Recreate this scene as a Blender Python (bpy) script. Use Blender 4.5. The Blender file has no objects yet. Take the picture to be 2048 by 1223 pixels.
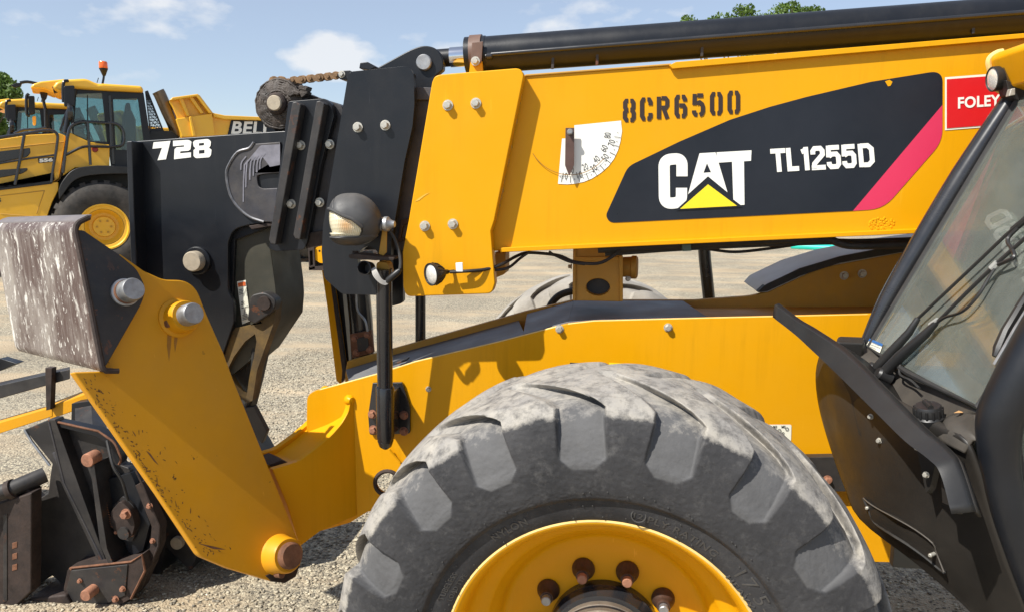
import bpy, bmesh, math, random
import numpy as np
from mathutils import Vector, Matrix, Quaternion
from mathutils.geometry import tessellate_polygon
rng = random.Random(7)
NP = np.random.RandomState(11)
SC = bpy.context.scene
COL = SC.collection

# ------------------------------------------------------------------ camera
CAM = Vector((0.0, 0.0, 1.73))
FPX, CX, CY = 1500.0, 1024.0, 611.5          # focal length in photo pixels (photo 2048 wide)
YAW, PITCH = math.radians(7.6), math.radians(8.9)
VF = Vector((-math.sin(YAW) * math.cos(PITCH), math.cos(YAW) * math.cos(PITCH), -math.sin(PITCH)))
VR = Vector((math.cos(YAW), math.sin(YAW), 0.0))
VU = VR.cross(VF).normalized()
cd = bpy.data.cameras.new("camera")
cam = bpy.data.objects.new("camera", cd)
COL.objects.link(cam)
cd.sensor_fit = 'HORIZONTAL'
cd.sensor_width = 36.0
cd.lens = 36.0 * FPX / 2048.0
cd.clip_start, cd.clip_end = 0.05, 3000.0
m3 = Matrix((VR, VU, -VF)).transposed()
cam.matrix_world = Matrix.Translation(CAM) @ m3.to_4x4()
SC.camera = cam

# ------------------------------------------------------------------ light
SUN_DIR = Vector((-0.80, -0.78, 1.33)).normalized()      # towards the sun
world = bpy.data.worlds.new("World")
SC.world = world
world.use_nodes = True
EXPOSURE = 0.62
SKY_STRENGTH = 0.088
SUN_STRENGTH = 4.6
sl = bpy.data.lights.new("sun", 'SUN')
sl.energy = SUN_STRENGTH
sl.angle = math.radians(0.53)
sl.color = (1.0, 0.96, 0.885)
sun = bpy.data.objects.new("sun", sl)
COL.objects.link(sun)
sun.rotation_euler = SUN_DIR.to_track_quat('Z', 'Y').to_euler()
SC.view_settings.view_transform = 'Standard'
SC.view_settings.look = 'None'
SC.view_settings.gamma = 1.0
SC.view_settings.exposure = EXPOSURE
try:
    SC.view_settings.use_curve_mapping = False
except Exception:
    pass
SC.cycles.max_bounces = 8
SC.cycles.transparent_max_bounces = 16


# ------------------------------------------------------------------ rays of the photograph
def ray(px, py):
    return VF * FPX + VR * (px - CX) - VU * (py - CY)

def PY(px, py, Y):
    d = ray(px, py)
    return CAM + d * (Y / d.y)

def PX(px, py, X):
    d = ray(px, py)
    return CAM + d * (X / d.x)

def PZ(px, py, Z=0.0):
    d = ray(px, py)
    return CAM + d * ((Z - CAM.z) / d.z)

def PN(px, py, p0, n):
    d = ray(px, py)
    return CAM + d * ((p0 - CAM).dot(n) / d.dot(n))

def PD(px, py, dist):
    return CAM + ray(px, py).normalized() * dist

# ------------------------------------------------------------------ sky
def build_world():
    nt = world.node_tree
    nt.nodes.clear()
    N, L = nt.nodes.new, nt.links.new
    out = N('ShaderNodeOutputWorld')
    bg = N('ShaderNodeBackground')
    bg.inputs[1].default_value = SKY_STRENGTH
    sky = N('ShaderNodeTexSky')
    sky.sky_type = 'NISHITA'
    sky.sun_disc = False
    sky.sun_elevation = math.asin(SUN_DIR.z)
    sky.sun_rotation = math.atan2(SUN_DIR.x, SUN_DIR.y)
    sky.altitude = 100
    sky.air_density = 1.0
    sky.dust_density = 0.35
    sky.ozone_density = 3.0
    tc = N('ShaderNodeTexCoord')
    nz = N('ShaderNodeTexNoise')
    nz.inputs['Scale'].default_value = 5.5
    nz.inputs['Detail'].default_value = 9
    nz.inputs['Roughness'].default_value = 0.56
    mp = N('ShaderNodeMapping')
    mp.inputs['Scale'].default_value = (1, 1, 2.1)
    L(tc.outputs['Generated'], mp.inputs['Vector'])
    L(mp.outputs[0], nz.inputs['Vector'])
    nb = N('ShaderNodeTexNoise')
    nb.inputs['Scale'].default_value = 24
    nb.inputs['Detail'].default_value = 7
    L(mp.outputs[0], nb.inputs['Vector'])

    def math_n(op, a, b=None, clamp=False):
        m = N('ShaderNodeMath')
        m.operation = op
        m.use_clamp = clamp
        for i, v in enumerate((a, b)):
            if v is None:
                continue
            if isinstance(v, (int, float)):
                m.inputs[i].default_value = v
            else:
                L(v, m.inputs[i])
        return m.outputs[0]

    def blob(px, py, w, h, k):
        d = ray(px, py).normalized()
        rt = d.cross(Vector((0, 0, 1))).normalized()
        up = rt.cross(d).normalized()
        def dot(v):
            n = N('ShaderNodeVectorMath')
            n.operation = 'DOT_PRODUCT'
            L(tc.outputs['Generated'], n.inputs[0])
            n.inputs[1].default_value = v
            return n.outputs['Value']
        a = math_n('MULTIPLY', dot(rt), FPX / w)
        b = math_n('MULTIPLY', dot(up), FPX / h)
        s = math_n('ADD', math_n('MULTIPLY', a, a), math_n('MULTIPLY', b, b))
        front = math_n('GREATER_THAN', dot(d), 0.2)
        g = math_n('MULTIPLY', math_n('SUBTRACT', 1.0, s, True), front)
        return math_n('MULTIPLY', g, k)
    cum = None
    for args in ((655, 112, 120, 62, 1.0), (720, 130, 110, 45, .6), (1135, 62, 100, 42, .9), (1190, 80, 110, 40, .6), (870, 105, 120, 45, .42), (330, 30, 210, 75, .88), (410, 45, 110, 40, .6), (100, 60, 260, 60, .40), (300, 150, 130, 70, .36), (560, 200, 180, 60, .40), (1280, 10, 300, 55, .6), (860, 100, 130, 50, .5)):
        b = blob(*args)
        cum = b if cum is None else math_n('MAXIMUM', cum, b)
    dens = math_n('ADD', math_n('MULTIPLY', nz.outputs[0], 0.62), math_n('MULTIPLY', nb.outputs[0], 0.38))
    v = math_n('ADD', math_n('MULTIPLY', cum, 0.8), math_n('MULTIPLY', math_n('SUBTRACT', dens, 0.5), 2.6))
    v = math_n('MULTIPLY', math_n('SUBTRACT', v, 0.12), 1.7, True)
    gate = math_n('MULTIPLY', cum, 2.2, True)
    v = math_n('MULTIPLY', v, gate)
    # general scattered fair-weather cloud all over the sky
    nf = N('ShaderNodeTexNoise')
    nf.inputs['Scale'].default_value = 2.3
    nf.inputs['Detail'].default_value = 10
    nf.inputs['Roughness'].default_value = 0.62
    L(mp.outputs[0], nf.inputs['Vector'])
    thin = math_n('MULTIPLY', math_n('SUBTRACT', nf.outputs[0], 0.5, True), 1.5, True)
    v = math_n('MAXIMUM', v, thin)
    v = math_n('MULTIPLY', math_n('MAXIMUM', v, 0.32), 0.88)
    mx = N('ShaderNodeMix')
    mx.data_type = 'RGBA'
    hs = N('ShaderNodeMix')
    hs.data_type = 'RGBA'
    hs.blend_type = 'MULTIPLY'
    hs.inputs['Factor'].default_value = 1.0
    hs.inputs['B'].default_value = (1.0, 1.0, 1.03, 1)
    L(sky.outputs[0], hs.inputs['A'])
    L(v, mx.inputs['Factor'])
    L(hs.outputs['Result'], mx.inputs['A'])
    mx.inputs['B'].default_value = (6.6, 6.75, 6.95, 1)
    L(mx.outputs['Result'], bg.inputs[0])
    L(bg.outputs[0], out.inputs[0])
build_world()

# ------------------------------------------------------------------ materials
def new_mat(name):
    m = bpy.data.materials.new(name)
    m.use_nodes = True
    nt = m.node_tree
    nt.nodes.clear()
    out = nt.nodes.new('ShaderNodeOutputMaterial')
    b = nt.nodes.new('ShaderNodeBsdfPrincipled')
    nt.links.new(b.outputs[0], out.inputs[0])
    return m, nt, b

def surf(name, col, rough=.4, metal=0.0, var=.12, vscale=2.5, dust=0.0, dustcol=(.30, .26, .20), dscale=5.0,
         dthr=.5, chip=0.0, chipcol=(.06, .028, .015), chscale=22.0, bump=0.0, bscale=60.0, coat=0.0, stretch=None, spec=.5, top_dust=0.0, streak=0.0, streakcol=None):
    m, nt, b = new_mat(name)
    N, L = nt.nodes.new, nt.links.new
    tc = N('ShaderNodeTexCoord')
    vec = tc.outputs['Object']
    if stretch:
        mp = N('ShaderNodeMapping')
        mp.inputs['Scale'].default_value = stretch
        L(vec, mp.inputs['Vector'])
        vec = mp.outputs[0]
    def noise(scale, detail=6, rgh=.6, v=vec):
        n = N('ShaderNodeTexNoise')
        n.inputs['Scale'].default_value = scale
        n.inputs['Detail'].default_value = detail
        n.inputs['Roughness'].default_value = rgh
        L(v, n.inputs['Vector'])
        return n.outputs[0]
    def ramp(v, a, bb):
        r = N('ShaderNodeMapRange')
        r.inputs['From Min'].default_value = a
        r.inputs['From Max'].default_value = bb
        L(v, r.inputs['Value'])
        return r.outputs[0]
    def mix(f, a, bb):
        x = N('ShaderNodeMix')
        x.data_type = 'RGBA'
        L(f, x.inputs['Factor'])
        for key, val in (('A', a), ('B', bb)):
            if isinstance(val, tuple):
                x.inputs[key].default_value = (*val, 1)
            else:
                L(val, x.inputs[key])
        return x.outputs['Result']
    n1 = noise(vscale)
    lo = tuple(max(0, c * (1 - var)) for c in col)
    hi = tuple(min(1, c * (1 + var)) for c in col)
    c = mix(ramp(n1, .3, .7), lo, hi)
    if streak > 0:
        mp2 = N('ShaderNodeMapping')
        mp2.inputs['Scale'].default_value = (1, 1, .07)
        L(tc.outputs['Object'], mp2.inputs['Vector'])
        st1 = ramp(noise(26, 7, .7, mp2.outputs[0]), .5, .78)
        st2 = ramp(noise(2.2, 5, .6), .42, .66)
        ms_ = N('ShaderNodeMath'); ms_.operation = 'MULTIPLY'
        L(st1, ms_.inputs[0]); L(st2, ms_.inputs[1])
        mt_ = N('ShaderNodeMath'); mt_.operation = 'MULTIPLY'
        L(ms_.outputs[0], mt_.inputs[0]); mt_.inputs[1].default_value = streak
        c = mix(mt_.outputs[0], c, streakcol or tuple(x * .55 for x in col))
        # hair scratches
        mp3 = N('ShaderNodeMapping')
        mp3.inputs['Rotation'].default_value = (.3, .9, .2)
        mp3.inputs['Scale'].default_value = (1, 1, .03)
        L(tc.outputs['Object'], mp3.inputs['Vector'])
        sc_ = ramp(noise(120, 3, .5, mp3.outputs[0]), .70, .74)
        mu_ = N('ShaderNodeMath'); mu_.operation = 'MULTIPLY'
        L(sc_, mu_.inputs[0]); L(ramp(noise(3.7, 4), .52, .6), mu_.inputs[1])
        mv_ = N('ShaderNodeMath'); mv_.operation = 'MULTIPLY'
        L(mu_.outputs[0], mv_.inputs[0]); mv_.inputs[1].default_value = .45
        c = mix(mv_.outputs[0], c, tuple(min(1, x * 1.5 + .05) for x in col))
    rr = N('ShaderNodeMapRange')
    L(noise(vscale * 3.1, 8), rr.inputs['Value'])
    rr.inputs['From Min'].default_value, rr.inputs['From Max'].default_value = .3, .7
    rr.inputs['To Min'].default_value, rr.inputs['To Max'].default_value = max(.02, rough * .8), min(1, rough * 1.25)
    rough_out = rr.outputs[0]
    fac = None
    if dust > 0:
        d = ramp(noise(dscale, 10, .68), dthr - .12, dthr + .25)
        mm = N('ShaderNodeMath')
        mm.operation = 'MULTIPLY'
        L(d, mm.inputs[0])
        mm.inputs[1].default_value = dust
        fac = mm.outputs[0]
    if top_dust > 0:
        g = N('ShaderNodeNewGeometry')
        sp = N('ShaderNodeSeparateXYZ')
        L(g.outputs['Normal'], sp.inputs[0])
        up = ramp(sp.outputs['Z'], .25, .9)
        m2 = N('ShaderNodeMath'); m2.operation = 'MULTIPLY'
        L(up, m2.inputs[0])
        L(ramp(noise(dscale * 1.7, 8, .7), .25, .75), m2.inputs[1])
        m4 = N('ShaderNodeMath'); m4.operation = 'MULTIPLY'
        L(m2.outputs[0], m4.inputs[0]); m4.inputs[1].default_value = top_dust
        if fac is None:
            fac = m4.outputs[0]
        else:
            m5 = N('ShaderNodeMath'); m5.operation = 'MAXIMUM'
            L(fac, m5.inputs[0]); L(m4.outputs[0], m5.inputs[1])
            fac = m5.outputs[0]
    if fac is not None:
        c = mix(fac, c, dustcol)
        rm = N('ShaderNodeMix')
        L(fac, rm.inputs['Factor'])
        L(rough_out, rm.inputs['A'])
        rm.inputs['B'].default_value = .9
        rough_out = rm.outputs['Result']
    if chip > 0:
        ch = ramp(noise(chscale, 5, .7), 1 - chip, 1 - chip + .02)
        cl = ramp(noise(3.3, 3, .5), .46, .6)
        m6 = N('ShaderNodeMath'); m6.operation = 'MULTIPLY'
        L(ch, m6.inputs[0]); L(cl, m6.inputs[1])
        c = mix(m6.outputs[0], c, chipcol)
    L(c, b.inputs['Base Color'])
    L(rough_out, b.inputs['Roughness'])
    b.inputs['Metallic'].default_value = metal
    b.inputs['Specular IOR Level'].default_value = spec
    if coat:
        b.inputs['Coat Weight'].default_value = coat
        b.inputs['Coat Roughness'].default_value = .12
    if bump:
        bn = N('ShaderNodeBump')
        bn.inputs['Strength'].default_value = bump
        bn.inputs['Distance'].default_value = .004
        L(noise(bscale, 6, .65), bn.inputs['Height'])
        L(bn.outputs[0], b.inputs['Normal'])
    return m

M = {}
YEL = (.71, .325, .002)
M['yellow'] = surf('yellow_paint', YEL, .38, var=.035, vscale=1.7, dust=.16, dustcol=(.60, .34, .035), dthr=.55, dscale=3.0, bump=.03, bscale=240, spec=.22, chip=.24, chscale=60, streak=.45)
M['yellow_worn'] = surf('worn_yellow_paint', (.66, .30, .006), .45, spec=.3, var=.07, dust=.18, dustcol=(.36, .22, .08), dthr=.5, dscale=4, chip=.335, chscale=34, streak=.25, bump=.05, bscale=90)
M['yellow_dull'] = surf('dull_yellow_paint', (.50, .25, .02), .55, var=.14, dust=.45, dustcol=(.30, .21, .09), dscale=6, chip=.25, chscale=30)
M['yellow_truck'] = surf('dump_truck_yellow_paint', (.84, .45, .022), .35, var=.04, dust=.12, dustcol=(.55, .42, .2), coat=.2)
M['yellow_grimy_shaded'] = surf('grimy_shaded_yellow_casting', (.15, .09, .022), .6, var=.4, vscale=9, dust=.85, dustcol=(.035, .027, .02), dthr=.45, dscale=11, bump=.2, bscale=60)  # grime, plus shade on the casting darkened into the base colour
M['pad_top'] = surf('smooth_brown_grey_steel', (.17, .145, .14), .45, .2, var=.12, dust=.3, dustcol=(.32, .29, .27), dscale=9)
M['pale_edge'] = surf('pale_worn_edge', (.75, .52, .18), .6, var=.15, vscale=20)
M['black'] = surf('black_paint', (.0085, .0100, .0135), .34, var=.18, spec=.4, dust=.14, dustcol=(.040, .038, .037), dthr=.54, dscale=6, bump=.05, bscale=150, streak=.4, streakcol=(.045, .043, .041), chip=.25, chipcol=(.12, .11, .10), chscale=70)
M['black_gloss'] = surf('gloss_black_paint', (.016, .017, .020), .22, var=.1, dust=.10, dustcol=(.13, .11, .09), dscale=7, coat=.3)
M['black_dirty'] = surf('dirty_black_paint', (.018, .017, .018), .45, var=.3, dust=.42, dustcol=(.10, .085, .07), dthr=.52, dscale=7, chip=.40, chipcol=(.10, .04, .02), chscale=18, bump=.12, bscale=70)
M['plastic'] = surf('black_moulded_plastic', (.015, .0135, .012), .46, var=.18, spec=.4, dust=.32, dustcol=(.048, .038, .028), dthr=.48, dscale=4.5, bump=.10, bscale=420, top_dust=.45)
M['plastic_dusty'] = surf('dusty_moulded_plastic', (.034, .030, .026), .6, var=.2, dust=.6, dustcol=(.095, .080, .062), dthr=.46, dscale=7, bump=.12, bscale=380, top_dust=.5)
M['plastic_clean'] = surf('black_smooth_plastic', (.012, .012, .013), .42, var=.12, bump=.05, bscale=400, dust=.12, dustcol=(.1, .09, .07))
M['slate'] = surf('grey_deck_plate', (.145, .15, .16), .5, var=.15, dust=.4, dustcol=(.27, .25, .22), dscale=5, bump=.06, bscale=120)
M['grime'] = surf('greasy_grey_metal', (.050, .050, .060), .42, .35, var=.4, vscale=7, dust=.65, dustcol=(.125, .108, .088), dthr=.5, dscale=8, bump=.15, bscale=60)
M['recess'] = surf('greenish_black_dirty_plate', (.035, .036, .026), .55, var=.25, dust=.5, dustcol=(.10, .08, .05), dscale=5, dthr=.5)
M['steel'] = surf('worn_bare_steel', (.36, .37, .38), .42, .75, var=.25, vscale=30, dust=.35, dustcol=(.2, .17, .14), dscale=25, bump=.08, bscale=300)
M['zinc'] = surf('zinc_bolt', (.55, .53, .47), .42, .55, var=.2, vscale=60, dust=.3, dustcol=(.4, .35, .27), dscale=40)
M['tan_pin'] = surf('tan_dirty_pin', (.42, .36, .27), .6, .2, var=.3, vscale=40, dust=.4, dustcol=(.2, .16, .11), dscale=40, bump=.2, bscale=120)
M['chrome'] = surf('chrome_rod', (.72, .73, .75), .1, 1.0, var=.04)
M['rust'] = surf('rusty_steel', (.16, .068, .034), .8, .1, var=.4, vscale=25, dust=.3, dustcol=(.28, .15, .09), dscale=30, bump=.35, bscale=120)
M['rust_dark'] = surf('dark_rusty_steel', (.030, .021, .018), .65, .2, var=.5, vscale=16, dust=.5, dustcol=(.085, .052, .038), dscale=14, bump=.3, bscale=90)
M['rust_pin'] = surf('orange_rusty_pin', (.29, .125, .07), .8, 0, var=.35, vscale=45, bump=.3, bscale=160, dust=.3, dustcol=(.42, .25, .17), dscale=50)
M['chain'] = surf('rusty_chain', (.21, .125, .062), .65, .4, var=.45, vscale=40, bump=.3, bscale=160)
M['grease'] = surf('caked_grease', (.036, .028, .023), .55, 0, var=.5, vscale=18, dust=.55, dustcol=(.12, .09, .07), dscale=26, bump=.9, bscale=90)
M['rubber'] = surf('black_rubber', (.018, .018, .018), .6, var=.2, dust=.25, dustcol=(.1, .09, .08), dscale=14)
M['white'] = surf('white_vinyl', (.83, .82, .76), .35, var=.03, dust=.08, dustcol=(.6, .55, .4), dscale=10)
M['cream'] = surf('cream_vinyl', (.80, .79, .66), .4, var=.05)
M['decal_black'] = surf('black_vinyl', (.012, .015, .022), .32, spec=.3, var=.12, dust=.06, dustcol=(.09, .09, .1), dscale=5)
M['pink'] = surf('magenta_vinyl', (.62, .030, .092), .38, var=.06)
M['red'] = surf('red_vinyl', (.62, .012, .016), .36, var=.07)
M['decal_yellow'] = surf('yellow_vinyl', (.85, .66, .02), .38, var=.04)
M['ink'] = surf('brown_black_stencil_ink', (.030, .016, .012), .5, var=.2)
M['ink2'] = surf('thin_black_ink', (.04, .04, .04), .5, var=.1)
M['pointer'] = surf('brown_painted_pointer', (.085, .045, .035), .5, var=.15, vscale=40)
M['orange'] = surf('orange_print', (.65, .13, .03), .5)
M['grey_print'] = surf('grey_print', (.33, .32, .28), .5)
M['blue_print'] = surf('blue_print', (.03, .12, .33), .5)
M['grey_plastic'] = surf('sun_bleached_grey_plastic', (.05, .05, .051), .48, var=.3, vscale=9, dust=.2, dustcol=(.12, .11, .1), dscale=9, bump=.05, bscale=200, top_dust=.8)
M['seat'] = surf('grey_seat_cloth', (.05, .05, .055), .85, var=.2, bump=.3, bscale=300)
M['headliner'] = surf('dark_cab_lining', (.13, .13, .12), .8, var=.15)
M['teal'] = surf('teal_plastic_pipe', (.02, .50, .38), .35, var=.1)
M['wire'] = surf('pale_wire', (.42, .40, .37), .5, var=.15)
M['strap'] = surf('brown_strap', (.13, .075, .055), .55, var=.2, vscale=20)
M['line_thin'] = surf('dark_gold_scratch', (.25, .12, .01), .5)

def glassy(name, tint, haze=.06, hazecol=(.45, .48, .42), refl=1.0, gr=.015):
    m = bpy.data.materials.new(name)
    m.use_nodes = True
    nt = m.node_tree
    nt.nodes.clear()
    N, L = nt.nodes.new, nt.links.new
    out = N('ShaderNodeOutputMaterial')
    tr = N('ShaderNodeBsdfTransparent')
    tr.inputs[0].default_value = (*tint, 1)
    gl = N('ShaderNodeBsdfGlossy')
    gl.inputs['Roughness'].default_value = gr
    df = N('ShaderNodeBsdfDiffuse')
    df.inputs[0].default_value = (*hazecol, 1)
    fr = N('ShaderNodeFresnel')
    fr.inputs[0].default_value = 1.52
    mu = N('ShaderNodeMath'); mu.operation = 'MULTIPLY'; mu.use_clamp = True
    L(fr.outputs[0], mu.inputs[0]); mu.inputs[1].default_value = refl
    tc = N('ShaderNodeTexCoord')
    nz = N('ShaderNodeTexNoise')
    nz.inputs['Scale'].default_value = 9
    nz.inputs['Detail'].default_value = 9
    nz.inputs['Roughness'].default_value = .7
    L(tc.outputs['Object'], nz.inputs['Vector'])
    r = N('ShaderNodeMapRange')
    L(nz.outputs[0], r.inputs['Value'])
    r.inputs['From Min'].default_value, r.inputs['From Max'].default_value = .35, .75
    r.inputs['To Min'].default_value, r.inputs['To Max'].default_value = haze * .8, haze * 1.25
    m1 = N('ShaderNodeMixShader')
    L(r.outputs[0], m1.inputs[0]); L(tr.outputs[0], m1.inputs[1]); L(df.outputs[0], m1.inputs[2])
    m2 = N('ShaderNodeMixShader')
    L(mu.outputs[0], m2.inputs[0]); L(m1.outputs[0], m2.inputs[1]); L(gl.outputs[0], m2.inputs[2])
    L(m2.outputs[0], out.inputs[0])
    return m
M['windscreen'] = glassy('dusty_tinted_windscreen', (.76, .83, .78), .20, (.47, .50, .45), .8)
M['truck_glass'] = glassy('dark_truck_glass', (.62, .76, .76), .05, (.3, .4, .4), 1.6)
M['lamp_glass'] = glassy('lamp_glass', (.9, .9, .88), .12, (.7, .7, .66), 1.3, .05)

def lens_mat():
    m, nt, b = new_mat('ribbed_clear_lens')
    N, L = nt.nodes.new, nt.links.new
    tc = N('ShaderNodeTexCoord')
    w1 = N('ShaderNodeTexWave'); w1.bands_direction = 'Z'; w1.inputs['Scale'].default_value = 75
    w2 = N('ShaderNodeTexWave'); w2.bands_direction = 'X'; w2.inputs['Scale'].default_value = 52
    L(tc.outputs['Object'], w1.inputs['Vector']); L(tc.outputs['Object'], w2.inputs['Vector'])
    ad = N('ShaderNodeMath'); ad.operation = 'ADD'
    L(w1.outputs['Fac'], ad.inputs[0]); L(w2.outputs['Fac'], ad.inputs[1])
    bn = N('ShaderNodeBump'); bn.inputs['Strength'].default_value = .4; bn.inputs['Distance'].default_value = .004
    L(ad.outputs[0], bn.inputs['Height'])
    b.inputs['Base Color'].default_value = (.66, .58, .33, 1)
    cr = N('ShaderNodeMapRange'); L(ad.outputs[0], cr.inputs['Value'])
    cr.inputs['From Max'].default_value = 2.0
    mx = N('ShaderNodeMix'); mx.data_type = 'RGBA'
    mx.inputs['A'].default_value = (.70, .60, .34, 1); mx.inputs['B'].default_value = (.90, .85, .68, 1)
    L(cr.outputs[0], mx.inputs['Factor'])
    vd = N('ShaderNodeVectorMath'); vd.operation = 'DISTANCE'
    L(tc.outputs['Object'], vd.inputs[0]); vd.inputs[1].default_value = PY(692, 451, 2.262)
    ar = N('ShaderNodeMapRange'); L(vd.outputs['Value'], ar.inputs['Value'])
    ar.inputs['From Min'].default_value, ar.inputs['From Max'].default_value = .030, .006
    ar.inputs['To Max'].default_value = .6
    ax_ = N('ShaderNodeMix'); ax_.data_type = 'RGBA'
    L(ar.outputs[0], ax_.inputs['Factor']); L(mx.outputs['Result'], ax_.inputs['A'])
    ax_.inputs['B'].default_value = (.80, .34, .06, 1)
    L(ax_.outputs['Result'], b.inputs['Base Color'])
    b.inputs['Roughness'].default_value = .12
    b.inputs['Coat Weight'].default_value = .5
    L(bn.outputs[0], b.inputs['Normal'])
    return m
M['lens'] = lens_mat()
M['amber'] = surf('amber_lens', (.72, .13, .012), .2, var=.1, coat=.5)
M['amber_bulb'] = surf('amber_bulb_glow', (.85, .42, .06), .4, var=.3, vscale=30)
M['silver_lens'] = surf('silver_reflector', (.80, .79, .74), .25, .35, var=.12, vscale=50, bump=.1, bscale=200, coat=.6)

# ------------------------------------------------------------------ objects
def link(o, parent=None):
    COL.objects.link(o)
    if parent is not None:
        o.parent = parent
        if parent.type == 'EMPTY':
            o.matrix_parent_inverse = Matrix.Translation(-parent.location)
    return o

def thing(name, label, cat, loc, group=None):
    o = bpy.data.objects.new(name, None)
    o.location = loc
    COL.objects.link(o)
    o['label'] = label
    o['category'] = cat
    if group:
        o['group'] = group
    return o

def tag(o, label=None, cat=None, group=None, kind=None):
    for k, v in (('label', label), ('category', cat), ('group', group), ('kind', kind)):
        if v:
            o[k] = v
    return o

def mesh_obj(name, verts, faces, mat, parent=None, smooth=None, bevel=0.0, seg=2, label=None):
    me = bpy.data.meshes.new(name)
    me.from_pydata([tuple(v) for v in verts], [], faces)
    bm = bmesh.new()
    bm.from_mesh(me)
    bmesh.ops.recalc_face_normals(bm, faces=bm.faces)
    bm.to_mesh(me)
    bm.free()
    me.materials.append(mat)
    o = bpy.data.objects.new(name, me)
    link(o, parent)
    if smooth is not None:
        me.polygons.foreach_set('use_smooth', [True] * len(me.polygons))
        me.set_sharp_from_angle(angle=math.radians(smooth))
    if bevel:
        bv = o.modifiers.new('bevel', 'BEVEL')
        bv.width = bevel
        bv.segments = seg
        bv.limit_method = 'ANGLE'
        bv.angle_limit = math.radians(32)
        me.polygons.foreach_set('use_smooth', [True] * len(me.polygons))
        me.set_sharp_from_angle(angle=math.radians(32))
        bv.harden_normals = True
    if label:
        o['label'] = label
    return o

def rnd(pts, seg=5):
    """pixel outline with optional third value = corner radius in pixels"""
    out = []
    n = len(pts)
    for i, p in enumerate(pts):
        if len(p) < 3 or p[2] <= 0:
            out.append((p[0], p[1]))
            continue
        a, b = pts[i - 1], pts[(i + 1) % n]
        v, va, vb = Vector((p[0], p[1])), Vector((a[0], a[1])), Vector((b[0], b[1]))
        ra = min(p[2], (va - v).length * .49)
        rb = min(p[2], (vb - v).length * .49)
        s, e = v + (va - v).normalized() * ra, v + (vb - v).normalized() * rb
        for k in range(seg + 1):
            t = k / seg
            q = s * (1 - t) ** 2 + v * 2 * t * (1 - t) + e * t * t
            out.append((q.x, q.y))
    return out

def circle(cx, cy, rx, ry=None, n=20, a0=0, a1=360):
    ry = rx if ry is None else ry
    full = abs(a1 - a0) >= 360
    m = n if full else n + 1
    return [(cx + rx * math.cos(math.radians(a0 + (a1 - a0) * k / n)), cy + ry * math.sin(math.radians(a0 + (a1 - a0) * k / n))) for k in range(m)]

def solid(name, loop, ext, mat, parent=None, holes=(), bevel=0.0, seg=2, smooth=32, label=None):
    """front outline (world points) extruded by ext"""
    ext = Vector(ext)
    loop = [Vector(p) for p in loop]
    holes = [[Vector(p) for p in h] for h in holes]
    allp = list(loop)
    for h in holes:
        allp += h
    n = len(allp)
    verts = allp + [p + ext for p in allp]
    faces = []
    if holes:
        for t in tessellate_polygon([loop] + holes):
            faces.append(tuple(t))
            faces.append(tuple(n + i for i in reversed(t)))
    else:
        faces.append(tuple(range(len(loop))))
        faces.append(tuple(n + i for i in reversed(range(len(loop)))))
    s = 0
    for h in [loop] + holes:
        k = len(h)
        for i in range(k):
            a, b = s + i, s + (i + 1) % k
            faces.append((a, b, n + b, n + a))
        s += k
    return mesh_obj(name, verts, faces, mat, parent, smooth, bevel, seg, label)

def plate(name, pts, Y, th, mat, parent=None, holes=(), bevel=.002, seg=2, label=None):
    return solid(name, [PY(x, y, Y) for x, y in rnd(pts)], (0, th, 0), mat, parent,
                 [[PY(x, y, Y) for x, y in rnd(h)] for h in holes], bevel, seg, label=label)

def plane_plate(name, pts, p0, n, th, mat, parent=None, holes=(), bevel=.002, ext=None, label=None):
    n = n.normalized()
    return solid(name, [PN(x, y, p0, n) for x, y in rnd(pts)], (ext if ext is not None else -n * th), mat, parent,
                 [[PN(x, y, p0, n) for x, y in rnd(h)] for h in holes], bevel, label=label)

def catmull(pts, n=6):
    pts = [Vector(p) for p in pts]
    P = [pts[0] * 2 - pts[1]] + pts + [pts[-1] * 2 - pts[-2]]
    out = []
    for i in range(1, len(P) - 2):
        for k in range(n):
            t = k / n
            a, b, c, d = P[i - 1], P[i], P[i + 1], P[i + 2]
            out.append(.5 * ((2 * b) + (c - a) * t + (2 * a - 5 * b + 4 * c - d) * t * t + (3 * b - a - 3 * c + d) * t ** 3))
    out.append(pts[-1])
    return out

def tube_data(pts, r, seg=10, caps=True):
    pts = [Vector(p) for p in pts]
    n = len(pts)
    rs = [r] * n if isinstance(r, (int, float)) else list(r)
    T = []
    for i in range(n):
        a, b = pts[max(i - 1, 0)], pts[min(i + 1, n - 1)]
        T.append((b - a).normalized())
    ref = Vector((0, 0, 1)) if abs(T[0].z) < .9 else Vector((1, 0, 0))
    u = T[0].cross(ref).normalized()
    verts, faces = [], []
    for i in range(n):
        u = (u - T[i] * u.dot(T[i])).normalized()
        w = T[i].cross(u)
        for k in range(seg):
            a = 2 * math.pi * k / seg
            verts.append(pts[i] + (u * math.cos(a) + w * math.sin(a)) * rs[i])
    for i in range(n - 1):
        for k in range(seg):
            k2 = (k + 1) % seg
            faces.append((i * seg + k, i * seg + k2, (i + 1) * seg + k2, (i + 1) * seg + k))
    if caps:
        faces.append(tuple(reversed(range(seg))))
        faces.append(tuple((n - 1) * seg + k for k in range(seg)))
    return verts, faces

def tube(name, pts, r, mat, parent=None, seg=10, smooth=40, curve=0, bevel=0, label=None):
    if curve:
        n0 = len(pts)
        pts = catmull(pts, curve)
        if not isinstance(r, (int, float)):
            r = list(np.interp(np.linspace(0, n0 - 1, len(pts)), np.arange(n0), r))
    v, f = tube_data(pts, r, seg)
    return mesh_obj(name, v, f, mat, parent, smooth, bevel, label=label)

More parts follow.
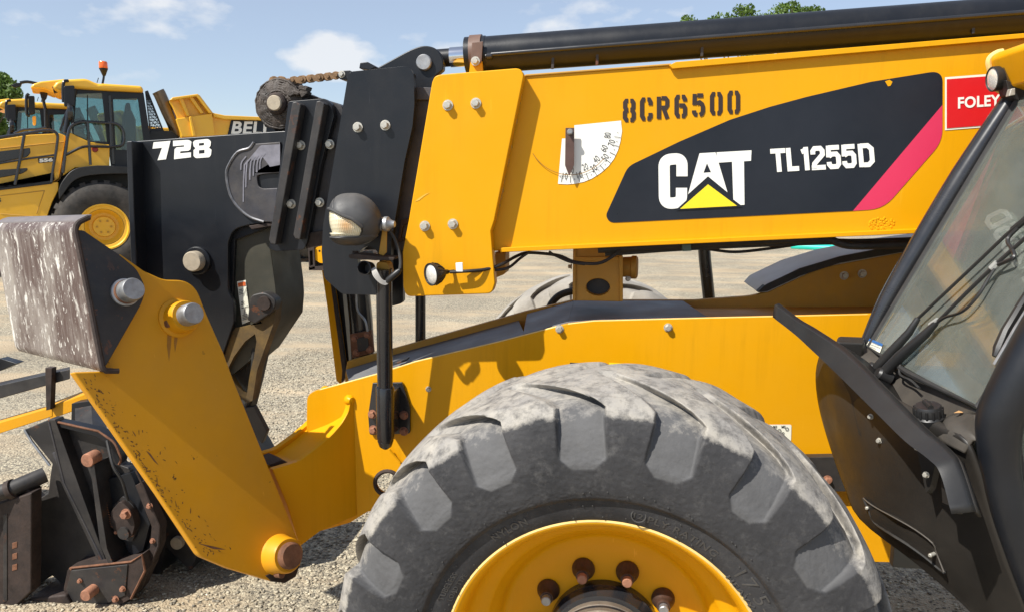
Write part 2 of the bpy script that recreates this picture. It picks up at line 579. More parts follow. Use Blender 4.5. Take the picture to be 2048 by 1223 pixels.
def frame_of(axis):
    axis = Vector(axis).normalized()
    ref = Vector((0, 0, 1)) if abs(axis.z) < .9 else Vector((1, 0, 0))
    e = axis.cross(ref).normalized()
    return axis, e, e.cross(axis).normalized()

def lathe(name, profile, origin, axis, mat, parent=None, seg=48, smooth=35, closed=False, bevel=0, label=None, caps=True):
    """profile: (distance along axis, radius)"""
    axis, e, v = frame_of(axis)
    origin = Vector(origin)
    verts, faces = [], []
    for a, r in profile:
        for k in range(seg):
            t = 2 * math.pi * k / seg
            verts.append(origin + axis * a + (e * math.cos(t) + v * math.sin(t)) * max(r, 1e-4))
    n = len(profile)
    for i in range(n - 1 + (1 if closed else 0)):
        j = (i + 1) % n
        for k in range(seg):
            k2 = (k + 1) % seg
            faces.append((i * seg + k, i * seg + k2, j * seg + k2, j * seg + k))
    if not closed and caps:
        if profile[0][1] > 1e-4:
            faces.append(tuple(reversed(range(seg))))
        if profile[-1][1] > 1e-4:
            faces.append(tuple((n - 1) * seg + k for k in range(seg)))
    return mesh_obj(name, verts, faces, mat, parent, smooth, bevel, label=label)

def box8(name, c8, mat, parent=None, bevel=.003, label=None):
    """8 corners: front quad then back quad"""
    f = [(0, 1, 2, 3), (7, 6, 5, 4), (0, 4, 5, 1), (1, 5, 6, 2), (2, 6, 7, 3), (3, 7, 4, 0)]
    return mesh_obj(name, c8, f, mat, parent, 32, bevel, label=label)

def box(name, lo, hi, mat, parent=None, bevel=.003, label=None):
    x0, y0, z0 = lo
    x1, y1, z1 = hi
    c = [(x0, y0, z0), (x1, y0, z0), (x1, y0, z1), (x0, y0, z1), (x0, y1, z0), (x1, y1, z0), (x1, y1, z1), (x0, y1, z1)]
    return box8(name, c, mat, parent, bevel, label)

def grid_obj(name, rows, mat, parent=None, smooth=40, thick=0, bevel=0, label=None):
    verts, faces = [], []
    nc = len(rows[0])
    for r in rows:
        verts += [Vector(p) for p in r]
    for i in range(len(rows) - 1):
        for k in range(nc - 1):
            faces.append((i * nc + k, i * nc + k + 1, (i + 1) * nc + k + 1, (i + 1) * nc + k))
    o = mesh_obj(name, verts, faces, mat, parent, smooth, label=label)
    if thick:
        s = o.modifiers.new('thick', 'SOLIDIFY')
        s.thickness = thick
        s.offset = 0
    return o

# bolts ---------------------------------------------------------------
def bolt_mesh(nm, r, h, mat, washer=1.35, hexa=True):
    verts, faces = [], []
    def ring(z, rad, n, rot=0):
        s = len(verts)
        for k in range(n):
            t = 2 * math.pi * k / n + rot
            verts.append((rad * math.cos(t), rad * math.sin(t), z))
        return list(range(s, s + n))
    def bridge(a, b):
        n = len(a)
        for k in range(n):
            faces.append((a[k], a[(k + 1) % n], b[(k + 1) % n], b[k]))
    if washer:
        a = ring(0, r * washer, 16); b = ring(h * .18, r * washer, 16)
        bridge(a, b); faces.append(tuple(b))
    n = 6 if hexa else 16
    a = ring(h * .18, r, n); b = ring(h * .9, r, n); c = ring(h, r * .86, n)
    bridge(a, b); bridge(b, c)
    faces.append(tuple(c))
    me = bpy.data.meshes.new(nm)
    me.from_pydata(verts, [], faces)
    bm = bmesh.new(); bm.from_mesh(me)
    bmesh.ops.recalc_face_normals(bm, faces=bm.faces)
    bm.to_mesh(me); bm.free()
    me.materials.append(mat)
    return me

def place(name, me, loc, axis, parent, rot=0.0, scale=1.0, label=None):
    o = bpy.data.objects.new(name, me)
    o.location = loc
    o.rotation_mode = 'QUATERNION'
    o.rotation_quaternion = Vector(axis).to_track_quat('Z', 'Y') @ Quaternion((0, 0, 1), rot)
    o.scale = (scale,) * 3
    link(o, parent)
    if label:
        o['label'] = label
    return o

# text ----------------------------------------------------------------
def text_data(s, bold=0.0, spacing=1.0):
    cu = bpy.data.curves.new('t', 'FONT')
    cu.body = s
    cu.offset = bold
    cu.space_character = spacing
    cu.resolution_u = 4
    o = bpy.data.objects.new('t', cu)
    COL.objects.link(o)
    dg = bpy.context.evaluated_depsgraph_get()
    ev = o.evaluated_get(dg)
    me = ev.to_mesh()
    v = np.array([x.co[:2] for x in me.vertices])
    f = [tuple(p.vertices) for p in me.polygons]
    ev.to_mesh_clear()
    bpy.data.objects.remove(o)
    bpy.data.curves.remove(cu)
    lo, hi = v.min(0), v.max(0)
    return (v - lo) / (hi - lo), f, (hi - lo)

def decal_text(name, s, quad, fn, mat, parent, bold=0.0, spacing=1.0):
    """quad in photo pixels: bottom-left, bottom-right, top-right, top-left; fn maps pixel -> world"""
    uv, f, _ = text_data(s, bold, spacing)
    bl, br, tr, tl = [Vector(q) for q in quad]
    verts = []
    for u, v in uv:
        p = (bl * (1 - u) + br * u) * (1 - v) + (tl * (1 - u) + tr * u) * v
        verts.append(fn(p.x, p.y))
    return mesh_obj(name, verts, f, mat, parent)

def flat(name, pts, fn, mat, parent, holes=(), label=None):
    loop = [fn(x, y) for x, y in rnd(pts)]
    hl = [[fn(x, y) for x, y in rnd(h)] for h in holes]
    if hl:
        allp = loop + [p for h in hl for p in h]
        return mesh_obj(name, allp, [tuple(t) for t in tessellate_polygon([loop] + hl)], mat, parent, label=label)
    return mesh_obj(name, loop, [tuple(range(len(loop)))], mat, parent, label=label)

STK = [0.0]      # successive strokes lie a hair above each other
def strokes(name, lines, w, fn, mat, parent):
    """flat strokes: pixel polylines of width w"""
    verts, faces = [], []
    for ln in lines:
        STK[0] = (STK[0] + .00013) % .0011
        P = [Vector(p) for p in ln]
        s = len(verts)
        for i, p in enumerate(P):
            d1 = (P[i] - P[i - 1]).normalized() if i > 0 else (P[1] - P[0]).normalized()
            d2 = (P[i + 1] - P[i]).normalized() if i < len(P) - 1 else d1
            nn = Vector((-(d1 + d2).y, (d1 + d2).x)).normalized()
            k = 1 / max(.5, nn.dot(Vector((-d1.y, d1.x))))
            for sg in (-1, 1):
                q = p + nn * (sg * w * .5 * k)
                v_ = Vector(fn(q.x, q.y))
                verts.append(v_ + (CAM - v_).normalized() * STK[0])
        for i in range(len(P) - 1):
            faces.append((s + 2 * i, s + 2 * i + 1, s + 2 * i + 3, s + 2 * i + 2))
    return mesh_obj(name, verts, faces, mat, parent)
# ------------------------------------------------------------------ ground
def gravel_mat():
    m, nt, b = new_mat('crushed_stone_gravel')
    N, L = nt.nodes.new, nt.links.new
    tc = N('ShaderNodeTexCoord')
    def vor(scale, feat='F1'):
        v = N('ShaderNodeTexVoronoi')
        v.inputs['Scale'].default_value = scale
        v.feature = feat
        L(tc.outputs['Object'], v.inputs['Vector'])
        return v
    def noise(scale, d=6, r=.6):
        n = N('ShaderNodeTexNoise')
        n.inputs['Scale'].default_value = scale
        n.inputs['Detail'].default_value = d
        n.inputs['Roughness'].default_value = r
        L(tc.outputs['Object'], n.inputs['Vector'])
        return n.outputs[0]
    v1, v2 = vor(80), vor(150)
    sep = N('ShaderNodeSeparateColor')
    L(v1.outputs['Color'], sep.inputs[0])
    cr = N('ShaderNodeValToRGB')
    e = cr.color_ramp.elements
    e[0].position, e[0].color = 0.0, (.13, .115, .09, 1)
    e[1].position, e[1].color = 1.0, (.55, .495, .36, 1)
    for p, c in ((.3, (.26, .225, .165, 1)), (.55, (.365, .310, .22, 1)), (.8, (.44, .375, .265, 1))):
        k = e.new(p); k.color = c
    L(sep.outputs[0], cr.inputs[0])
    mpt = N('ShaderNodeMapping')
    mpt.inputs['Scale'].default_value = (.55, 1.5, 1)
    mpt.inputs['Rotation'].default_value = (0, 0, .15)
    L(tc.outputs['Object'], mpt.inputs['Vector'])
    nt_ = N('ShaderNodeTexNoise')
    nt_.inputs['Scale'].default_value = 1.0; nt_.inputs['Detail'].default_value = 9; nt_.inputs['Roughness'].default_value = .66
    L(mpt.outputs[0], nt_.inputs['Vector'])
    tan = N('ShaderNodeMapRange')
    L(nt_.outputs[0], tan.inputs['Value'])
    tan.inputs['From Min'].default_value, tan.inputs['From Max'].default_value = .47, .60
    tan.inputs['To Max'].default_value = .85
    mx = N('ShaderNodeMix'); mx.data_type = 'RGBA'
    L(tan.outputs[0], mx.inputs['Factor'])
    L(cr.outputs[0], mx.inputs['A'])
    mx.inputs['B'].default_value = (.47, .365, .235, 1)
    big = N('ShaderNodeMapRange')
    L(noise(.6, 8), big.inputs['Value'])
    big.inputs['From Min'].default_value, big.inputs['From Max'].default_value = .3, .7
    big.inputs['To Min'].default_value, big.inputs['To Max'].default_value = .70, 1.16
    m2 = N('ShaderNodeMix'); m2.data_type = 'RGBA'; m2.blend_type = 'MULTIPLY'
    m2.inputs['Factor'].default_value = 1
    L(mx.outputs['Result'], m2.inputs['A'])
    cmb = N('ShaderNodeCombineColor')
    for i in range(3):
        L(big.outputs[0], cmb.inputs[i])
    L(cmb.outputs[0], m2.inputs['B'])
    L(m2.outputs['Result'], b.inputs['Base Color'])
    b.inputs['Roughness'].default_value = .9
    ad = N('ShaderNodeMath'); ad.operation = 'ADD'
    L(v1.outputs['Distance'], ad.inputs[0])
    ms = N('ShaderNodeMath'); ms.operation = 'MULTIPLY'
    L(v2.outputs['Distance'], ms.inputs[0]); ms.inputs[1].default_value = .5
    L(ms.outputs[0], ad.inputs[1])
    bn = N('ShaderNodeBump')
    bn.invert = True
    bn.inputs['Strength'].default_value = .65
    bn.inputs['Distance'].default_value = .012
    L(ad.outputs[0], bn.inputs['Height'])
    L(bn.outputs[0], b.inputs['Normal'])
    return m
M['gravel'] = gravel_mat()

def stone_mat():
    m, nt, b = new_mat('loose_limestone')
    N, L = nt.nodes.new, nt.links.new
    at = N('ShaderNodeAttribute'); at.attribute_name = 'tone'
    cr = N('ShaderNodeValToRGB')
    e = cr.color_ramp.elements
    e[0].color = (.15, .13, .10, 1); e[1].color = (.54, .475, .35, 1)
    k = e.new(.5); k.color = (.33, .285, .21, 1)
    L(at.outputs['Fac'], cr.inputs[0])
    L(cr.outputs[0], b.inputs['Base Color'])
    b.inputs['Roughness'].default_value = .85
    return m
M['stone'] = stone_mat()

def build_ground():
    gx = [-700, -200, -60, -20, -8, -3, 0, 3, 8, 20, 60, 200, 700]
    gy = [-60, -20, -6, 0, 3, 6, 10, 20, 40, 80, 200, 500, 1200]
    v = [(x, y, 0) for y in gy for x in gx]
    n = len(gx)
    f = [(j * n + i, j * n + i + 1, (j + 1) * n + i + 1, (j + 1) * n + i) for j in range(len(gy) - 1) for i in range(n - 1)]
    o = mesh_obj('gravel_ground', v, f, M['gravel'])
    tag(o, kind='structure')
    # loose stones near the machine: irregular octahedra
    cnt = 66000
    r = NP
    xs = r.uniform(-3.4, 1.9, cnt)
    ys = 1.2 + 6.5 * r.rand(cnt) ** 1.25
    sz = .0032 + .0062 * r.rand(cnt) ** 2.6
    base = np.array([(1, 0, 0), (-1, 0, 0), (0, 1, 0), (0, -1, 0), (0, 0, 1), (0, 0, -1), (.6, .6, .55), (-.6, .6, .5), (.6, -.6, .5), (-.6, -.6, .55)], float)
    tri = np.array([(0, 6, 8), (2, 7, 6), (1, 9, 7), (3, 8, 9), (4, 8, 6), (4, 6, 7), (4, 7, 9), (4, 9, 8), (0, 2, 6), (2, 1, 7), (1, 3, 9), (3, 0, 8), (0, 5, 2), (2, 5, 1), (1, 5, 3), (3, 5, 0)])
    nv, nf = len(base), len(tri)
    P = base[None] * (1 + r.uniform(-.35, .35, (cnt, nv, 1)))
    P = P * np.stack([sz * r.uniform(.8, 1.5, cnt), sz * r.uniform(.8, 1.5, cnt), sz * r.uniform(.5, .9, cnt)], 1)[:, None, :]
    a = r.uniform(0, 2 * np.pi, cnt)
    c, s = np.cos(a)[:, None], np.sin(a)[:, None]
    X = P[:, :, 0] * c - P[:, :, 1] * s + xs[:, None]
    Y = P[:, :, 0] * s + P[:, :, 1] * c + ys[:, None]
    Z = P[:, :, 2] + (sz * .25)[:, None]
    V = np.stack([X, Y, Z], 2).reshape(-1, 3)
    F = (tri[None] + (np.arange(cnt) * nv)[:, None, None]).reshape(-1, 3)
    me = bpy.data.meshes.new('gravel')
    me.vertices.add(len(V)); me.vertices.foreach_set('co', V.ravel().astype(np.float32))
    me.loops.add(F.size); me.loops.foreach_set('vertex_index', F.ravel().astype(np.int32))
    me.polygons.add(len(F)); me.polygons.foreach_set('loop_start', (np.arange(len(F)) * 3).astype(np.int32))
    me.update(calc_edges=True)
    at = me.attributes.new('tone', 'FLOAT', 'POINT')
    at.data.foreach_set('value', np.repeat(r.rand(cnt), nv).astype(np.float32))
    me.materials.append(M['stone'])
    o = bpy.data.objects.new('gravel', me)
    COL.objects.link(o)
    tag(o, 'loose grey and beige crushed stones on the yard', 'gravel', kind='stuff')
build_ground()
# ================================================================== telehandler
TELE = thing('telehandler', 'large yellow telehandler with black boom head, worn front tyre and lettered boom', 'telehandler', PZ(1210, 1400, 0) * 0 + Vector((0, 2.75, 0)))
YB, YC, YP, YN = 2.45, 2.40, 2.435, 2.55          # boom face, boom collar, mid collar, frame plate
zb = bolt_mesh('zinc_bolt', .0125, .020, M['zinc'])
rb = bolt_mesh('rusty_bolt', .011, .016, M['rust_pin'])
FWD = Vector((0, -1, 0))

def bolts(parent, spots, Y, me=zb, scale=1.0, name='bolt'):
    for i, (x, y) in enumerate(spots):
        place(name, me, PY(x, y, Y), FWD, parent, rng.uniform(0, 1), scale)

# ---- outer boom
boom = plate('outer_boom', [(880, 165), (1050, 150), (1340, 130), (2300, 54), (2300, 446), (1000, 502), (815, 508)], YB, .52, M['yellow'], TELE, bevel=.006)
plate('top_flange', [(1338, 131), (1352, 124), (2300, 46), (2300, 55), (1345, 138)], YB - .018, .10, M['yellow'], boom)
plate('edge_strip', [(1050, 149), (1342, 127), (1342, 131), (1050, 153)], YB - .006, .05, M['yellow_dull'], boom)
plate('bottom_lip', [(1000, 496), (2300, 437), (2300, 446), (1000, 505)], YB - .02, .10, M['yellow'], boom)
collar = plate('boom_collar', [(870, 150, 16), (1040, 136, 12), (1048, 150, 6), (989, 440), (982, 462), (990, 566), (984, 587, 10), (812, 593, 12), (806, 573), (805, 504), (817, 442), (864, 165)], YC, .048, M['yellow'], TELE, bevel=.004)
bolts(collar, [(896, 211), (952, 207), (850, 452), (906, 448)], YC)
# rough weld bead down the rear edge of the collar
wp = []
for k in range(60):
    t = k / 59
    q = Vector((1048, 152)).lerp(Vector((990, 440)), t)
    wp.append(PY(q.x + rng.uniform(-1, 1), q.y, YB - .004 + rng.uniform(-.003, .003)))
tube('weld_bead', wp, [.007 + rng.uniform(-.002, .003) for _ in wp], M['yellow_dull'], collar, 6)
# rear mounting block under the collar
plate('wear_pad_block', [(990, 505), (1011, 505), (1011, 548, 6), (990, 556)], YB + .10, .10, M['yellow_dull'], TELE)

# ---- lettering and decals on the boom
f_b = lambda x, y: PY(x, y, YB - .0015)
f_b2 = lambda x, y: PY(x, y, YB - .0028)
f_b3 = lambda x, y: PY(x, y, YB - .0042)
dec = flat('black_decal', [(1220, 446, 12), (1211, 432, 8), (1256, 333, 14), (1358, 284), (1460, 240), (1540, 214), (1614, 194), (1742, 164), (1872, 143, 14), (1885, 153, 10), (1885, 210), (1706, 422)], f_b, M['decal_black'], boom)
flat('magenta_stripe', [(1885, 210), (1885, 283, 26), (1767, 418, 30), (1706, 422)], f_b, M['pink'], boom)
flat('torn_spot', [(1770, 163), (1779, 160), (1785, 164), (1781, 172), (1776, 173)], f_b2, M['yellow'], boom)
strokes('letter_c', [rnd([(1364, 353), (1364, 317, 15), (1328, 320, 15), (1329, 408, 16), (1363, 405, 15), (1363, 376)], 8)], 22.5, f_b2, M['white'], dec)
flat('letter_a', [(1399, 307), (1431, 305), (1455, 385), (1416, 353), (1376, 389)], f_b2, M['white'], dec, holes=[[(1414, 327), (1422, 345), (1407, 346)]])
flat('letter_t', [(1433, 305), (1503, 301), (1502, 322), (1488, 323), (1489, 410), (1467, 411), (1464, 324), (1434, 326)], f_b2, M['white'], dec)
flat('triangle_border', [(1416, 361), (1351, 421), (1486, 414)], f_b3, M['decal_black'], dec)
flat('yellow_triangle', [(1416, 369), (1360, 418), (1474, 412)], lambda x, y: PY(x, y, YB - .0055), M['decal_yellow'], dec)
HG = {'T': [[(0, .10), (1, .10)], [(.5, 0), (.5, 1)]], 'L': [[(.17, 0), (.17, 1)], [(0, .90), (.95, .90)]], '1': [[(.62, 0), (.62, 1)], [(.18, .20), (.45, .16), (.62, .06)]],
      '2': [[(.16, .34), (.16, .20), (.30, .09), (.70, .09), (.84, .20), (.84, .36), (.22, .74), (.17, .92)], [(0, .91), (1, .91)]],
      '5': [[(.95, .09), (.17, .09)], [(.19, 0), (.15, .50)], [(.17, .46), (.40, .37), (.70, .37), (.84, .48), (.84, .80), (.70, .91), (.30, .91), (.16, .80), (.16, .70)]],
      'D': [[(.17, 0), (.17, 1)], [(.17, .09), (.62, .09), (.84, .24), (.84, .76), (.62, .91), (.17, .91)]]}
xs_ = (1540, 1572, 1598, 1620, 1651, 1682, 1714)
ws_ = (30, 24, 21, 28, 28, 28, 33)
for ch, x0_, w0_ in zip('TL1255D', xs_, ws_):
    def mp_(u, v, x0_=x0_, w0_=w0_):
        x = x0_ + u * w0_
        k = (x - 1540) / 208
        return (x + v * 4, (298.5 - 12 * k) * (1 - v) + (345 - 12 * k) * v)
    for ln_ in HG[ch]:
        strokes('model_lettering', [[mp_(*p) for p in ln_]], 9.6, f_b2, M['white'], dec)
red = flat('red_decal', [(1890, 155), (2250, 128), (2250, 233), (1890, 261)], f_b, M['cream'], boom)
flat('red_panel', [(1893.5, 159), (2247, 132), (2247, 230), (1893.5, 257)], f_b2, M['red'], red)
decal_text('dealer_lettering', 'FOLEY E', [(1916, 218), (2023, 210), (2023, 187), (1916, 195)], f_b3, M['white'], red, bold=.03, spacing=1.05)
GL = {
    '8': [[(.42, .07), (.27, .07), (.17, .15), (.17, .38), (.27, .47), (.42, .47)], [(.58, .07), (.73, .07), (.83, .15), (.83, .38), (.73, .47), (.58, .47)],
          [(.42, .49), (.27, .50), (.15, .60), (.15, .83), (.27, .93), (.42, .93)], [(.58, .49), (.73, .50), (.85, .60), (.85, .83), (.73, .93), (.58, .93)]],
    '0': [[(.42, .07), (.27, .07), (.16, .18), (.16, .82), (.27, .93), (.42, .93)], [(.58, .07), (.73, .07), (.84, .18), (.84, .82), (.73, .93), (.58, .93)]],
    'C': [[(.42, .07), (.27, .07), (.16, .18), (.16, .82), (.27, .93), (.42, .93)], [(.58, .07), (.73, .07), (.84, .17), (.84, .33)], [(.58, .93), (.73, .93), (.84, .83), (.84, .67)]],
    'R': [[(.15, 0), (.15, 1)], [(.36, .07), (.68, .07), (.82, .17), (.82, .40), (.70, .50), (.36, .50)], [(.56, .57), (.84, 1)]],
    '6': [[(.42, .07), (.27, .07), (.16, .18), (.16, .82), (.27, .93), (.42, .93)], [(.58, .07), (.73, .07), (.84, .17), (.84, .28)], [(.58, .93), (.73, .93), (.84, .83), (.84, .56), (.73, .46), (.38, .46)]],
    '5': [[(.88, .07), (.40, .07)], [(.20, 0), (.17, .50)], [(.36, .43), (.6, .38), (.78, .46), (.85, .58), (.85, .78), (.76, .90), (.58, .94)], [(.14, .74), (.15, .84), (.26, .93), (.42, .94)]],
}
def stencil(name, s, x0s, y0, y1, w, fn, par, slope, sw):
    for ch, x in zip(s, x0s):
        dy = (x - x0s[0]) * slope
        lines = [[(x + u * w, y0 + dy + v * (y1 - y0)) for u, v in ln] for ln in GL[ch]]
        strokes(name, lines, sw, fn, M['ink'], par)
stencil('stencil_character', '8CR6500', [1246, 1280, 1314, 1349, 1384.5, 1420, 1455], 199, 243.5, 25, f_b, boom, -.078, 8.6)
# boom angle dial
dial = flat('angle_dial', [(1148.6, 251), (1242, 241.6), (1244, 263), (1241, 283), (1236, 301), (1228, 318), (1217, 332.6), (1202, 346), (1184, 357.4), (1168, 364), (1152, 367.5), (1135, 369), (1116, 368), (1124, 277.6), (1148.6, 276)], f_b, M['white'], boom)
def rot_text(s, cx, cy, h, w, deg, fn, mat, par, name):
    a = math.radians(deg)
    u, v = Vector((math.cos(a), math.sin(a))), Vector((math.sin(a), -math.cos(a)))
    c = Vector((cx, cy))
    q = [c - u * w / 2 - v * h / 2, c + u * w / 2 - v * h / 2, c + u * w / 2 + v * h / 2, c - u * w / 2 + v * h / 2]
    decal_text(name, s, [(p.x, p.y) for p in q], fn, mat, par, bold=-.004)
for s, x, y, w, dg in (('-10', 1127, 352, 16, 4), ('0', 1145, 341, 5, -2), ('10', 1159, 350, 11, -12), ('20', 1170, 334, 11, -20), ('30', 1187.5, 336.5, 12, -32), ('40', 1192.5, 319, 12, -42),
                       ('50', 1210, 315, 12, -54), ('60', 1208, 297, 12, -62), ('70', 1223, 286, 12, -73), ('80', 1215, 271, 11, -84)):
    rot_text(s, x, y, 13, w, dg, f_b2, M['ink2'], dial, 'dial_number')
ctr = Vector((1140, 264))
ticks = []
for k in range(20):
    a = math.radians(100 - k * 5.2)
    dvec = Vector((math.cos(a), math.sin(a)))
    rl = 103 if k % 2 == 0 else 98
    ticks.append([tuple(ctr + dvec * (89 if k % 2 == 0 else 94)), tuple(ctr + dvec * (rl - 1))])
strokes('tick_mark', ticks, 1.1, f_b2, M['ink2'], dial)
arc = [tuple(ctr + Vector((math.cos(math.radians(t)), math.sin(math.radians(t)))) * 86) for t in range(38, 152, 4)]
strokes('scratched_arc', [arc], 1.3, f_b3, M['line_thin'], boom)
ptr = plate('pointer', [(1131, 256), (1148.6, 256), (1148, 331), (1139.5, 351), (1137.5, 351), (1130, 331)], YB - .024, .004, M['pointer'], dial, bevel=.0008)
place('pivot_bolt', bolt_mesh('pivot_bolt', .008, .016, M['steel'], 1.2, False), PY(1140, 264, YB - .024), FWD, ptr)

# paint blisters, a scuff and small marks on the boom side
for k in range(70):
    a, rr = rng.uniform(0, 6.28), rng.random() ** .6
    x, y = 1764 + 26 * rr * math.cos(a), 449 + 14 * rr * math.sin(a)
    p = PY(x, y, YB)
    lathe('paint_blister', [(-.001, .0045), (.0015, .003), (.002, 0)], p, FWD, M['yellow'], boom, 7)
flat('paint_scuff', [(829, 404), (838, 396), (851, 388), (860, 385), (848, 393), (838, 401)], lambda x, y: PY(x, y, YC - .001), surf('rubbed_yellow_paint', (.80, .44, .045), .5, var=.1), collar)
# ---- second boom section with its black collar plate
sec2 = plate('second_boom_section', [(700, 190), (900, 176), (900, 500), (690, 500)], YB + .05, .42, M['grime'], TELE)
col2 = plate('mid_boom_collar', [(697, 144, 10), (816, 132, 12), (828, 150, 6), (829, 209), (825, 253), (809, 324), (794, 417), (783, 480), (780, 588), (753, 590), (684, 588, 6), (648, 556, 8), (643, 504), (646, 452), (658, 380)], YP, .03, M['black'], TELE,
             holes=[circle(737, 520, 22, 27, 18)], bevel=.0025)
bolts(col2, [(716, 255), (771, 251)], YP)
plate('inner_collar', [(800, 140), (840, 180), (818, 442), (806, 505), (806, 606, 8), (783, 612), (776, 480)], YP + .07, .03, M['black'], col2)
plate('wear_bracket', [(801, 440), (816, 437), (816, 446), (806, 452), (800, 482), (794, 484)], YP + .05, .02, M['rust_dark'], col2)
plate('wear_bracket', [(794, 478), (808, 475), (808, 481), (795, 484)], YP + .05, .02, M['rust_dark'], col2)
plate('top_block', [(718, 137), (720, 126), (735, 124), (752, 134), (740, 140)], YB + .02, .10, M['black'], TELE)
# ---- third section: slide pad holder with two ribs
sec3 = plate('third_boom_section', [(600, 205), (662, 202, 8), (684, 212, 5), (690, 250), (690, 470), (600, 492)], YB + .05, .36, M['grime'], TELE)
plate('underside_wear_plate', [(596, 470), (660, 458), (660, 486), (600, 500)], YB + .03, .03, M['rust_dark'], sec3)
pad = plate('slide_pad_holder', [(577, 203, 4), (648, 197, 5), (662, 206, 4), (668, 232), (642, 330), (614, 486, 6), (607, 500, 4), (551, 503, 5), (538, 497)], YB + .015, .03, M['black'], TELE)
plate('rib', [(584, 205), (592, 203), (602, 209), (551, 490), (541, 488), (537, 480)], YB - .03, .045, M['black_dirty'], pad, bevel=.004)
plate('rib', [(632, 203), (640, 201), (649, 207), (600, 480), (590, 478), (586, 470)], YB - .03, .045, M['black_dirty'], pad, bevel=.004)
bolts(pad, [(602, 291), (583, 408)], YB + .015, scale=.95)
bolts(sec3, [(660, 289), (640, 405)], YB + .015, scale=.95)

# ---- boom head lettered 728
head = plate('boom_head', [(262, 283), (505, 266), (566, 262), (596, 262), (590, 440), (500, 450), (466, 459, 22), (456, 486, 8), (456, 582, 6), (468, 606, 6), (468, 644), (447, 706), (430, 740), (300, 720), (272, 520)], YB + .06, .02, M['black'], TELE, bevel=.004)
plate('head_box', [(270, 285), (590, 264), (580, 440), (470, 480), (465, 600), (430, 730), (310, 710), (282, 520)], YB + .085, .34, M['black'], head)
plate('end_flange', [(252, 283), (264, 282), (268, 420), (274, 560), (263, 560), (257, 420)], YB + .0, .44, M['black'], head, bevel=.004)
fh = lambda x, y: PY(x, y, YB + .0585)
f7 = lambda x, y: PY(x, y, YB + .0585)
def poly7(pts, holes=()):
    flat('painted_digit', pts, f7, M['white'], head, holes)
poly7([(307, 285), (341, 282), (332, 319), (315, 321), (324, 296), (305, 298)])
poly7([(346, 282), (378, 280, 5), (383, 284), (381, 299), (377, 302), (361, 303), (360, 307), (382, 305), (382, 315), (348, 319), (349, 299), (353, 295), (368, 294), (368, 291), (346, 293)])
poly7([(389, 281, 5), (417, 278, 5), (422, 284), (421, 292), (418, 296), (423, 300), (422, 311, 4), (418, 315), (391, 317, 4), (387, 312), (387, 301), (391, 297), (387, 293), (386, 285)],
      [[(398, 287), (408, 286), (408, 291), (398, 292)], [(398, 301), (409, 300), (409, 307), (398, 308)]])
# round doubler plate with slot
dbl = plate('slide_doubler', [(560, 284), (508, 288), (498, 297), (475, 305, 16), (458, 330, 14), (453, 350, 14), (460, 388, 16), (476, 414, 14), (500, 434, 14), (528, 444), (565, 446)], YB + .05, .012, M['grime'], head,
            holes=[rnd([(513, 350, 9), (560, 346), (560, 376), (517, 378, 12)])], bevel=.003)
def drips():
    sm = surf('paint_smear', (.19, .185, .215), .5, var=.3, vscale=20)
    ls = []
    for x, y0, y1 in ((487, 325, 404), (492, 320, 375), (500, 318, 360), (507, 316, 352), (514, 314, 345), (520, 312, 338), (482, 318, 340)):
        ls.append([(x + 10, y0 - 5), (x + 2, y0 + 5), (x, (y0 + y1) / 2), (x - .5, y1)])
    strokes('paint_drip', ls, 2.6, lambda x, y: PY(x, y, YB + .0485), sm, head)
    flat('paint_smear', [(498, 318), (521, 291, 4), (560, 289), (560, 330), (540, 334), (525, 314), (510, 322)], lambda x, y: PY(x, y, YB + .0487), sm, head)
drips()
plate('slot_floor', [(505, 340), (562, 336), (562, 388), (508, 390)], YB + .07, .012, M['black_dirty'], head)
# the doubler's raised rim
rim = [PY(x, y, YB + .05) for x, y in rnd([(508, 285), (498, 297), (475, 305), (458, 330), (453, 350), (460, 388), (476, 414), (500, 434), (528, 444)])]
tube('weld_rim', rim, .005, surf('rubbed_grey_weld', (.16, .16, .17), .45, .5, var=.4, vscale=30), head, 6, curve=4)
p0 = PY(397, 521, YB + .06)
lathe('pin_collar', [(0, .050), (.012, .050), (.016, .046), (.016, .034)], p0, FWD, M['black'], head, 32)
lathe('head_pin', [(.0, .036), (.040, .036), (.046, .032), (.046, 0)], p0, FWD, M['tan_pin'], head, 28)
# right-hand recessed web with warning label
web = plate('recessed_web', [(462, 462), (545, 446), (541, 500), (551, 575), (553, 604), (550, 645), (500, 720), (440, 770), (440, 600), (458, 520)], YB + .10, .25, M['recess'], head)
plate('top_ledge', [(497, 452), (545, 444), (545, 452), (503, 459)], YB + .055, .06, M['rust_dark'], head)
lab = flat('warning_label', [(474, 563), (491.5, 560), (500.5, 641), (484.5, 648)], lambda x, y: PY(x, y, YB + .0975), M['cream'], head)
fl = lambda x, y: PY(x, y, YB + .0960)
flat('orange_header', [(475.5, 566), (490.5, 563), (491.5, 571), (476.5, 574)], fl, M['orange'], lab)
strokes('label_print', [[(478, 580 + k * 3), (486, 578 + k * 3)] for k in range(4)] + [[(482, 604 + k * 3), (488, 602 + k * 3)] for k in range(3)] + [[(485, 630 + k * 3), (496, 627 + k * 3)] for k in range(4)]
        + [[(486, 592), (493, 575), (494, 592)], [(483, 616), (496, 612)], [(488, 628), (490, 614)]], 1.1, fl, M['ink2'], lab)
plate('pin_boss', [(500, 590, 10), (530, 583, 12), (553, 600, 10), (548, 622, 12), (510, 648), (494, 640)], YB + .055, .05, M['black_dirty'], head, bevel=.006)
lathe('boss_pin', [(0, .026), (.008, .024), (.008, 0)], PY(529, 606, YB + .055), FWD, M['rust_dark'], head, 20)
